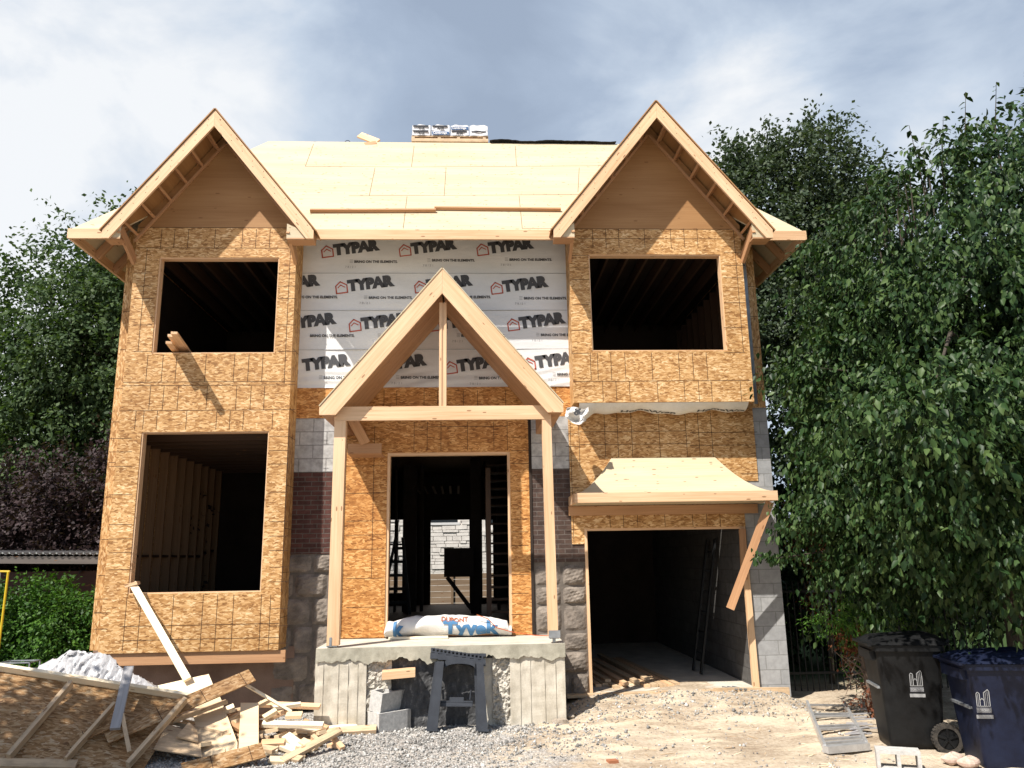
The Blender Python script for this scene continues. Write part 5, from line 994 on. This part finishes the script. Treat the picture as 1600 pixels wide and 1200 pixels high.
# rubble at the cart foot
for k, (px, py, lb) in enumerate([(1480, 1190, 'broken pinkish stone lying against the wheel of the black cart'), (1505, 1196, 'flat broken brick piece between the two carts')]):
    c_ = onground(px, py); mb = MB(); rr_ = random.Random(k)
    mb.grid(lambda u, v: (c_.x+.10*math.cos(u*6.283)*math.sin(v*3.1416)*(1+.2*math.sin(u*20)), c_.y-.1+.07*math.sin(u*6.283)*math.sin(v*3.1416), c_.z+.05-.055*math.cos(v*3.1416)*(1+.25*math.sin(u*13))), 14, 8, 0, False); single('rubble_stone', lb, 'rubble', mb, mat_noise('rubble%d' % k, (.40, .28, .22), (.62, .48, .40), 12, .9))
for k in range(12):
    c_ = onground(1345+r.uniform(-8, 10), 1112+r.uniform(0, 50)); mb = MB(); an = r.uniform(-.5, .5); mb.bar(c_+Vector((-.12*math.cos(an), -.12*math.sin(an), .02+.012*(k % 4))), c_+Vector((.12*math.cos(an), .12*math.sin(an), .03+.012*(k % 4))), .03, .012); single('wood_splinter', 'weathered wood splinter in the litter between ladder and black cart', 'wood scrap', mb, LUMG, 'splinters between the ladder and the cart')
mb = MB(); c_ = onground(957, 1192, .01); mb.hexa(c_, (.05, .01, 0), (-.01, .04, 0), (0, 0, .02)); single('brick_piece', 'small orange brick piece on the sand in front of the garage', 'brick piece', mb, mat_flat('brickbit', (.35, .14, .07), .9))
# ================================================================ SCRAP PILE
# framed wall panel lying tilted
q0, q1, q2, q3 = AT(-70, 1036, 9.45), AT(292, 1092, 9.75), AT(-90, 1200, 8.55), AT(218, 1212, 8.75)
pn = thing('wall_panel', 'framed strand board wall panel lying tilted at the lower left', 'wall panel', tuple((q2+q3)/2)); nrmP = ((q3-q2).cross(q0-q2)).normalized(); nrmP = nrmP if nrmP.y < 0 else -nrmP
mb = MB(); o0 = random.random()*0
P4 = [q2, q3, q1, q0]; uvq = [(0, 0), ((q3-q2).length, 0), ((q1-q0).length, (q0-q2).length), (0, (q0-q2).length)]
mb.face(P4, uvq); mb.face([p-nrmP*.012 for p in P4[::-1]], uvq[::-1])
for i in range(4): a_, b_ = P4[i], P4[(i+1) % 4]; mb.face([b_, a_, a_-nrmP*.012, b_-nrmP*.012])
mb.build('sheathing', OSBG, pn)
mb = MB(); e1 = (q1-q0).normalized(); mb.bar(q0+nrmP*.045, q1+nrmP*.045+e1*.05, .04, .09, nrmP); mb.build('plate', LUMP, pn)
def PP(px, py, dz=.045):
    d = ray(px, py); t = (q2-CAM).dot(nrmP)/d.dot(nrmP); return CAM+d*t+nrmP*dz
for (a_, b_, wd_) in (((112, 1072), (14, 1188), .045), ((180, 1105), (103, 1192), .035), ((290, 1098), (200, 1200), .045)):
    mb = MB(); mb.bar(PP(*a_), PP(*b_), wd_, .088, nrmP); mb.build('stud', LUMX, pn)
mb = MB(); mb.bar(PP(-60, 1193, .02), PP(120, 1197, .02), .09, .04, nrmP); mb.build('bottom_plate', LUMX, pn)
VW = -fwd
def plank(label, a_, b_, wd_, th, mt, tilt=(0, -.5, 1), name='scrap_board', cat='board', group=None, mks=()):
    a_, b_ = Vector(a_), Vector(b_); mb = MB(); mb.bar(a_, b_, wd_, th, tilt); n = Vector(tilt); d = b_-a_; n = (n-d*(n.dot(d)/d.dot(d))).normalized(); sd = d.cross(n).normalized()
    for f in mks: c = a_.lerp(b_, f)+n*(th/2+.0006); mb.hexa(c, d.normalized()*.0035, sd*wd_/2*.99, n*.0008, 1)
    return single(name, label, cat, mb, [mt, INK], group)
plank('weathered grey board lying across the tilted wall panel', PP(203, 1056, .14), PP(181, 1150, .11), .10, .035, LUMG, nrmP)
plank('thin tan stick leaning down from the grey board', PP(192, 1128, .12), PP(203, 1182, .07), .04, .025, LUMX, nrmP)
plank('dark curved strand board strip under the stud on the wall panel', PP(108, 1163, .02), PP(185, 1128, .03), .12, .012, OSBG, nrmP, mks=(.3,))
plank('long strand board strip crossing the pile upward to the right', AT(165, 1152, 9.0), AT(394, 1055, 9.9), .20, .014, OSBG, (0, -.8, .8), mks=(.12, .34, .64, .93))
plank('long pale stud leaning from the lower left window sill to the pile', AT(207, 912, 11.12), AT(293, 1062, 10.2), .09, .04, LUMP, (.3, -1, .5), name='leaning_stud')
mb = MB(); c_ = AT(207, 913, 11.1); mb.hexa(c_, (.08, 0, .02), (0, .05, 0), (-.005, 0, .02)); single('wood_cleat', 'small wood cleat on the top end of the leaning stud', 'wood scrap', mb, LUM)
def quadplate(label, P, th, mt, name='plywood_piece', cat='plywood'):
    mb = MB(); n = (Vector(P[1])-Vector(P[0])).cross(Vector(P[2])-Vector(P[0])).normalized()
    if n.dot(CAM-Vector(P[0])) < 0: P = P[::-1]
    mb.slab(P, th); return single(name, label, cat, mb, mt)
quadplate('pale plywood triangle lying at the top of the pile under the leaning stud', [AT(238, 1073, 10.3), AT(326, 1053, 10.4), AT(335, 1075, 10.15), AT(290, 1095, 9.9)], .014, LUMP)
PLYP = mat_wood('ply_scrap', (.66, .50, .32), (.84, .70, .49), (.35, .2, .1), knots=.85, grain=.6)
quadplate('wide pale plywood piece with slanting edges in the middle of the pile', [AT(332, 1080, 10.15), AT(300, 1110, 9.8), AT(306, 1135, 9.55), AT(316, 1184, 9.1), AT(370, 1182, 9.1), AT(371, 1160, 9.25), AT(342, 1084, 10.1)], .014, PLYP)
quadplate('tan plywood board standing straight down beside the wide plywood piece', [AT(376, 1098, 9.95), AT(372, 1185, 9.05), AT(404, 1185, 9.05), AT(404, 1098, 9.95)], .014, PLYP)
plank('strand board strip in front of the pile at the bottom edge', AT(285, 1205, 8.6), AT(412, 1172, 8.95), .22, .014, OSBG, (0, -.6, 1), mks=(.35, .83))
quadplate('shaded plywood piece lying under the pile beside the wall panel', [AT(240, 1170, 9.0), AT(262, 1130, 9.4), AT(310, 1150, 9.3), AT(316, 1182, 9.0)], .014, LUMX)
quadplate('small shaded plywood offcut between the wall panel and the wide plywood piece', [AT(276, 1150, 9.15), AT(295, 1128, 9.4), AT(308, 1140, 9.35), AT(310, 1158, 9.15)], .02, LUMX)
plank('thin pale lath sloping down to the right from the strand board strip', AT(384, 1070, 9.95), AT(455, 1112, 10.0), .035, .02, LUMP, (0, -1, 1), name='lath')
plank('thin pale lath lying under the top plate of the wall panel', AT(243, 1088, 9.9), AT(275, 1094, 9.85), .03, .02, LUMP, (0, -1, 1), name='lath')
# chunks read off one by one: (x0,y0)-(x1,y1) of the long axis, depth, width
ch = [((410, 1131), (505, 1133), 9.75, .09, 'long pale stud lying level on top of the offcuts'), ((446, 1147), (522, 1145), 10.0, .13, 'ribbed strand board strip pointing at the concrete blocks'), ((520, 1146), (588, 1139), 10.2, .13, 'strand board strip end touching the lower concrete block'), ((518, 1150), (535, 1177), 9.6, .06, 'short pale block lying out on the gravel right of the pile'), ((447, 1118), (472, 1117), 9.8, .10, 'short pale block under the end of the thin lath'), ((412, 1122), (432, 1110), 9.75, .08, 'short pale offcut leaning up beside the tan plywood board'), ((408, 1162), (445, 1160), 9.4, .10, 'orange edged block at the front of the offcuts'), ((446, 1150), (470, 1168), 9.6, .12, 'wide pale offcut pointing toward the gravel'), ((470, 1158), (494, 1170), 9.55, .10, 'pale chunk with a splintered end near the gravel'), ((440, 1165), (467, 1178), 9.4, .09, 'white offcut half under the wide pale offcut'), ((412, 1175), (434, 1172), 9.2, .09, 'white topped chunk near the bottom strip'), ((420, 1192), (446, 1190), 9.0, .10, 'pale chunk lying at the very front of the pile'), ((443, 1183), (470, 1196), 9.1, .09, 'brown board end lying in the gravel at the front'), ((352, 1110), (366, 1104), 10.0, .09, 'pale block behind the wide plywood piece'), ((355, 1122), (376, 1118), 9.9, .08, 'orange block between the wide plywood and the tan plywood'), ((332, 1178), (352, 1174), 9.0, .09, 'small block resting on the foot of the wide plywood piece'), ((362, 1130), (380, 1140), 9.7, .09, 'reddish block wedged behind the tan plywood'), ((405, 1100), (500, 1104), 10.4, .09, 'long board lying behind the offcuts along the footing'), ((425, 1106), (470, 1100), 10.2, .05, 'thin stick lying behind the short blocks'), ((470, 1140), (480, 1125), 10.0, .06, 'small upright chip behind the long pale stud'), ((488, 1150), (502, 1163), 9.7, .05, 'thin brown slat leaning at the right of the offcuts'), ((495, 1132), (512, 1138), 9.9, .06, 'pointed chip at the end of the long pale stud')]
MTS = [LUMP, LUM, PLYP, LUMX, LUMO]; mm = [0, 3, 3, 1, 2, 2, 1, 0, 2, 0, 0, 2, 3, 0, 4, 2, 4, 1, 0, 4, 3, 1]
for (a_, b_, Yd, wd_, lb), mi in zip(ch, mm):
    p, q = AT(*a_, Yd), AT(*b_, Yd-.0-.006*(b_[1]-a_[1])*1.0); th = r.choice((.038, .04, .045)); fl_ = max(gz(p.x, p.y)+.02, min(p.z, q.z))
    if p.z < gz(p.x, p.y)+.02: p.z = gz(p.x, p.y)+.025
    if q.z < gz(q.x, q.y)+.02: q.z = gz(q.x, q.y)+.025
    plank(lb, p, q, wd_, th, MTS[mi], (r.uniform(-.2, .2), -.35, 1), name='offcut', cat='offcut', group='offcuts in the scrap pile')
for k in range(70):     # loose offcuts heaped beneath
    x = r.gauss(-2.95, .62); y = r.gauss(9.75, .38)
    if y > 10.9: y = 10.6
    hh = .34*math.exp(-((x+3.1)/.75)**2-((y-9.9)/.6)**2); z = gz(x, y)+.02+hh*r.uniform(.1, 1.0); L = r.uniform(.12, .42) if k % 3 else r.uniform(.5, .95); an = r.gauss(0, .7)+(1.5 if r.random() < .2 else 0); tl_ = r.uniform(-.25, .25); d = Vector((math.cos(an), math.sin(an), tl_))*L/2; c_ = Vector((x, y, z+abs(tl_)*L/2))
    plank('short lumber offcut jumbled in the heap under the longer boards', c_-d, c_+d, r.choice((.06, .09, .09, .12)), .038, MTS[r.choice((0, 1, 2, 2, 3, 3, 3, 4))], (r.uniform(-.3, .3), r.uniform(-.3, .3), 1), name='offcut', cat='offcut', group='jumbled offcuts in the heap')
# plastic sheet heap behind the panel
def tent(u, v):
    px = 60+u*185; pk = [(0, 1042), (.15, 1032), (.28, 1013), (.42, 1018), (.55, 1024), (.68, 1040), (.82, 1052), (.9, 1057), (1, 1072)]
    for (a_, ya), (b_, yb_) in zip(pk, pk[1:]):
        if a_ <= u <= b_: top = ya+(yb_-ya)*(u-a_)/(b_-a_); break
    c0 = AT(px, top, 10.15); zb = gz(c0.x, c0.y)+.1; z = c0.z+(zb-c0.z)*abs(2*v-1)**1.2
    w_ = .12*NO((u*4, v*3, 3))+.05*abs(NO((u*9+v*3, v*7, 7)))+.014*NO((u*31, v*20, 1))+.035*max(0, 1-abs(NO((u*7+v*3, v*5-u*2, 11)))*9)+.02*max(0, 1-abs(NO((u*15-v*4, v*9, 17)))*8)
    return (c0.x+.02*math.sin(v*20+u*9), c0.y+(v-.5)*1.1+w_*1.3, z+w_*.5*(1 if .05 < v < .95 else 0))
gp = G('poly_sheet', .28, .6); gp.col(gp.mix(gp.noise(gp.co(src='Object'), 7, 5, .6), (.42, .41, .42), (.70, .69, .69))); gp.bump(gp.noise(gp.co((1, 1, 1), src='Object'), 6, 3, .6, 1.5), .4, .02); tl3 = gp.n('ShaderNodeBsdfTranslucent'); tl3.inputs[0].default_value = (.6, .6, .62, 1); mx = gp.n('ShaderNodeMixShader'); mx.inputs[0].default_value = .25; gp.l(gp.p.outputs[0], mx.inputs[1]); gp.l(tl3.outputs[0], mx.inputs[2]); gp.l(mx.outputs[0], gp.t.nodes['Material Output'].inputs[0])
mb = MB(); mb.grid(lambda u, v: tent(u, v), 80, 50); single('plastic_sheet', 'crumpled translucent plastic sheet heaped behind the tilted wall panel', 'plastic sheet', mb, gp.mat)
c_ = AT(22, 1040, 10.9); cb = thing('wire_crate', 'small pale crate at the left edge behind the wall panel', 'crate', (c_.x, 10.9, c_.z-.1)); mb = MB(); x0_, z0_ = c_.x-.2, c_.z-.08
for x in (0, .38): 
    for y in (0, .25): mb.box(x0_+x, x0_+x+.015, 10.9+y, 10.915+y, z0_-.4, z0_+.12)
for z in (0, .105):
    for y in (0, .25): mb.box(x0_, x0_+.395, 10.9+y, 10.915+y, z0_+z, z0_+z+.015)
    for x in (0, .38): mb.box(x0_+x, x0_+x+.015, 10.9, 11.15, z0_+z, z0_+z+.015)
mb.build('crate_frame', STEEL, cb); mb = MB(); mb.box(x0_+.02, x0_+.37, 10.92, 11.13, z0_-.4, z0_+.02); mb.build('crate_panel', ALU, cb)
# dirt clods by the porch right corner
r = random.Random(3)
for k in range(9):
    c_ = onground(820+r.uniform(-20, 90), 1118+r.uniform(-4, 14)); s_ = r.uniform(.03, .09); ph = r.random()*6; mb = MB()
    mb.grid(lambda u, v: (c_.x+s_*math.cos(u*6.283)*math.sin(v*3.1416)*(1+.25*math.sin(u*17+ph)), c_.y+s_*.8*math.sin(u*6.283)*math.sin(v*3.1416)*(1+.2*math.sin(v*11+ph)), c_.z+s_*.3-s_*.55*math.cos(v*3.1416)), 12, 7, 0, False); single('earth_clod', 'broken earth clod by the right corner of the porch footing', 'clod', mb, mat_noise('clod', (.22, .18, .14), (.42, .36, .29), 14, .95, .6) if k == 0 else bpy.data.materials['clod'], 'clods by the porch corner')
for k in range(60):
    c_ = onground(r.uniform(920, 1350), r.uniform(1095, 1198), .004)
    an = r.uniform(0, 3.14); L = r.uniform(.02, .09)
    mb = MB() if k == 0 else mb; mb.bar(c_-Vector((math.cos(an)*L, math.sin(an)*L, 0)), c_+Vector((math.cos(an)*L, math.sin(an)*L, .004)), r.uniform(.004, .012), .004, m=k % 2)
o = single('wood_chips', 'splinters and chips scattered over the dirt in front of the garage', 'wood chips', mb, [LUMP, LUMX]); o['kind'] = 'stuff'
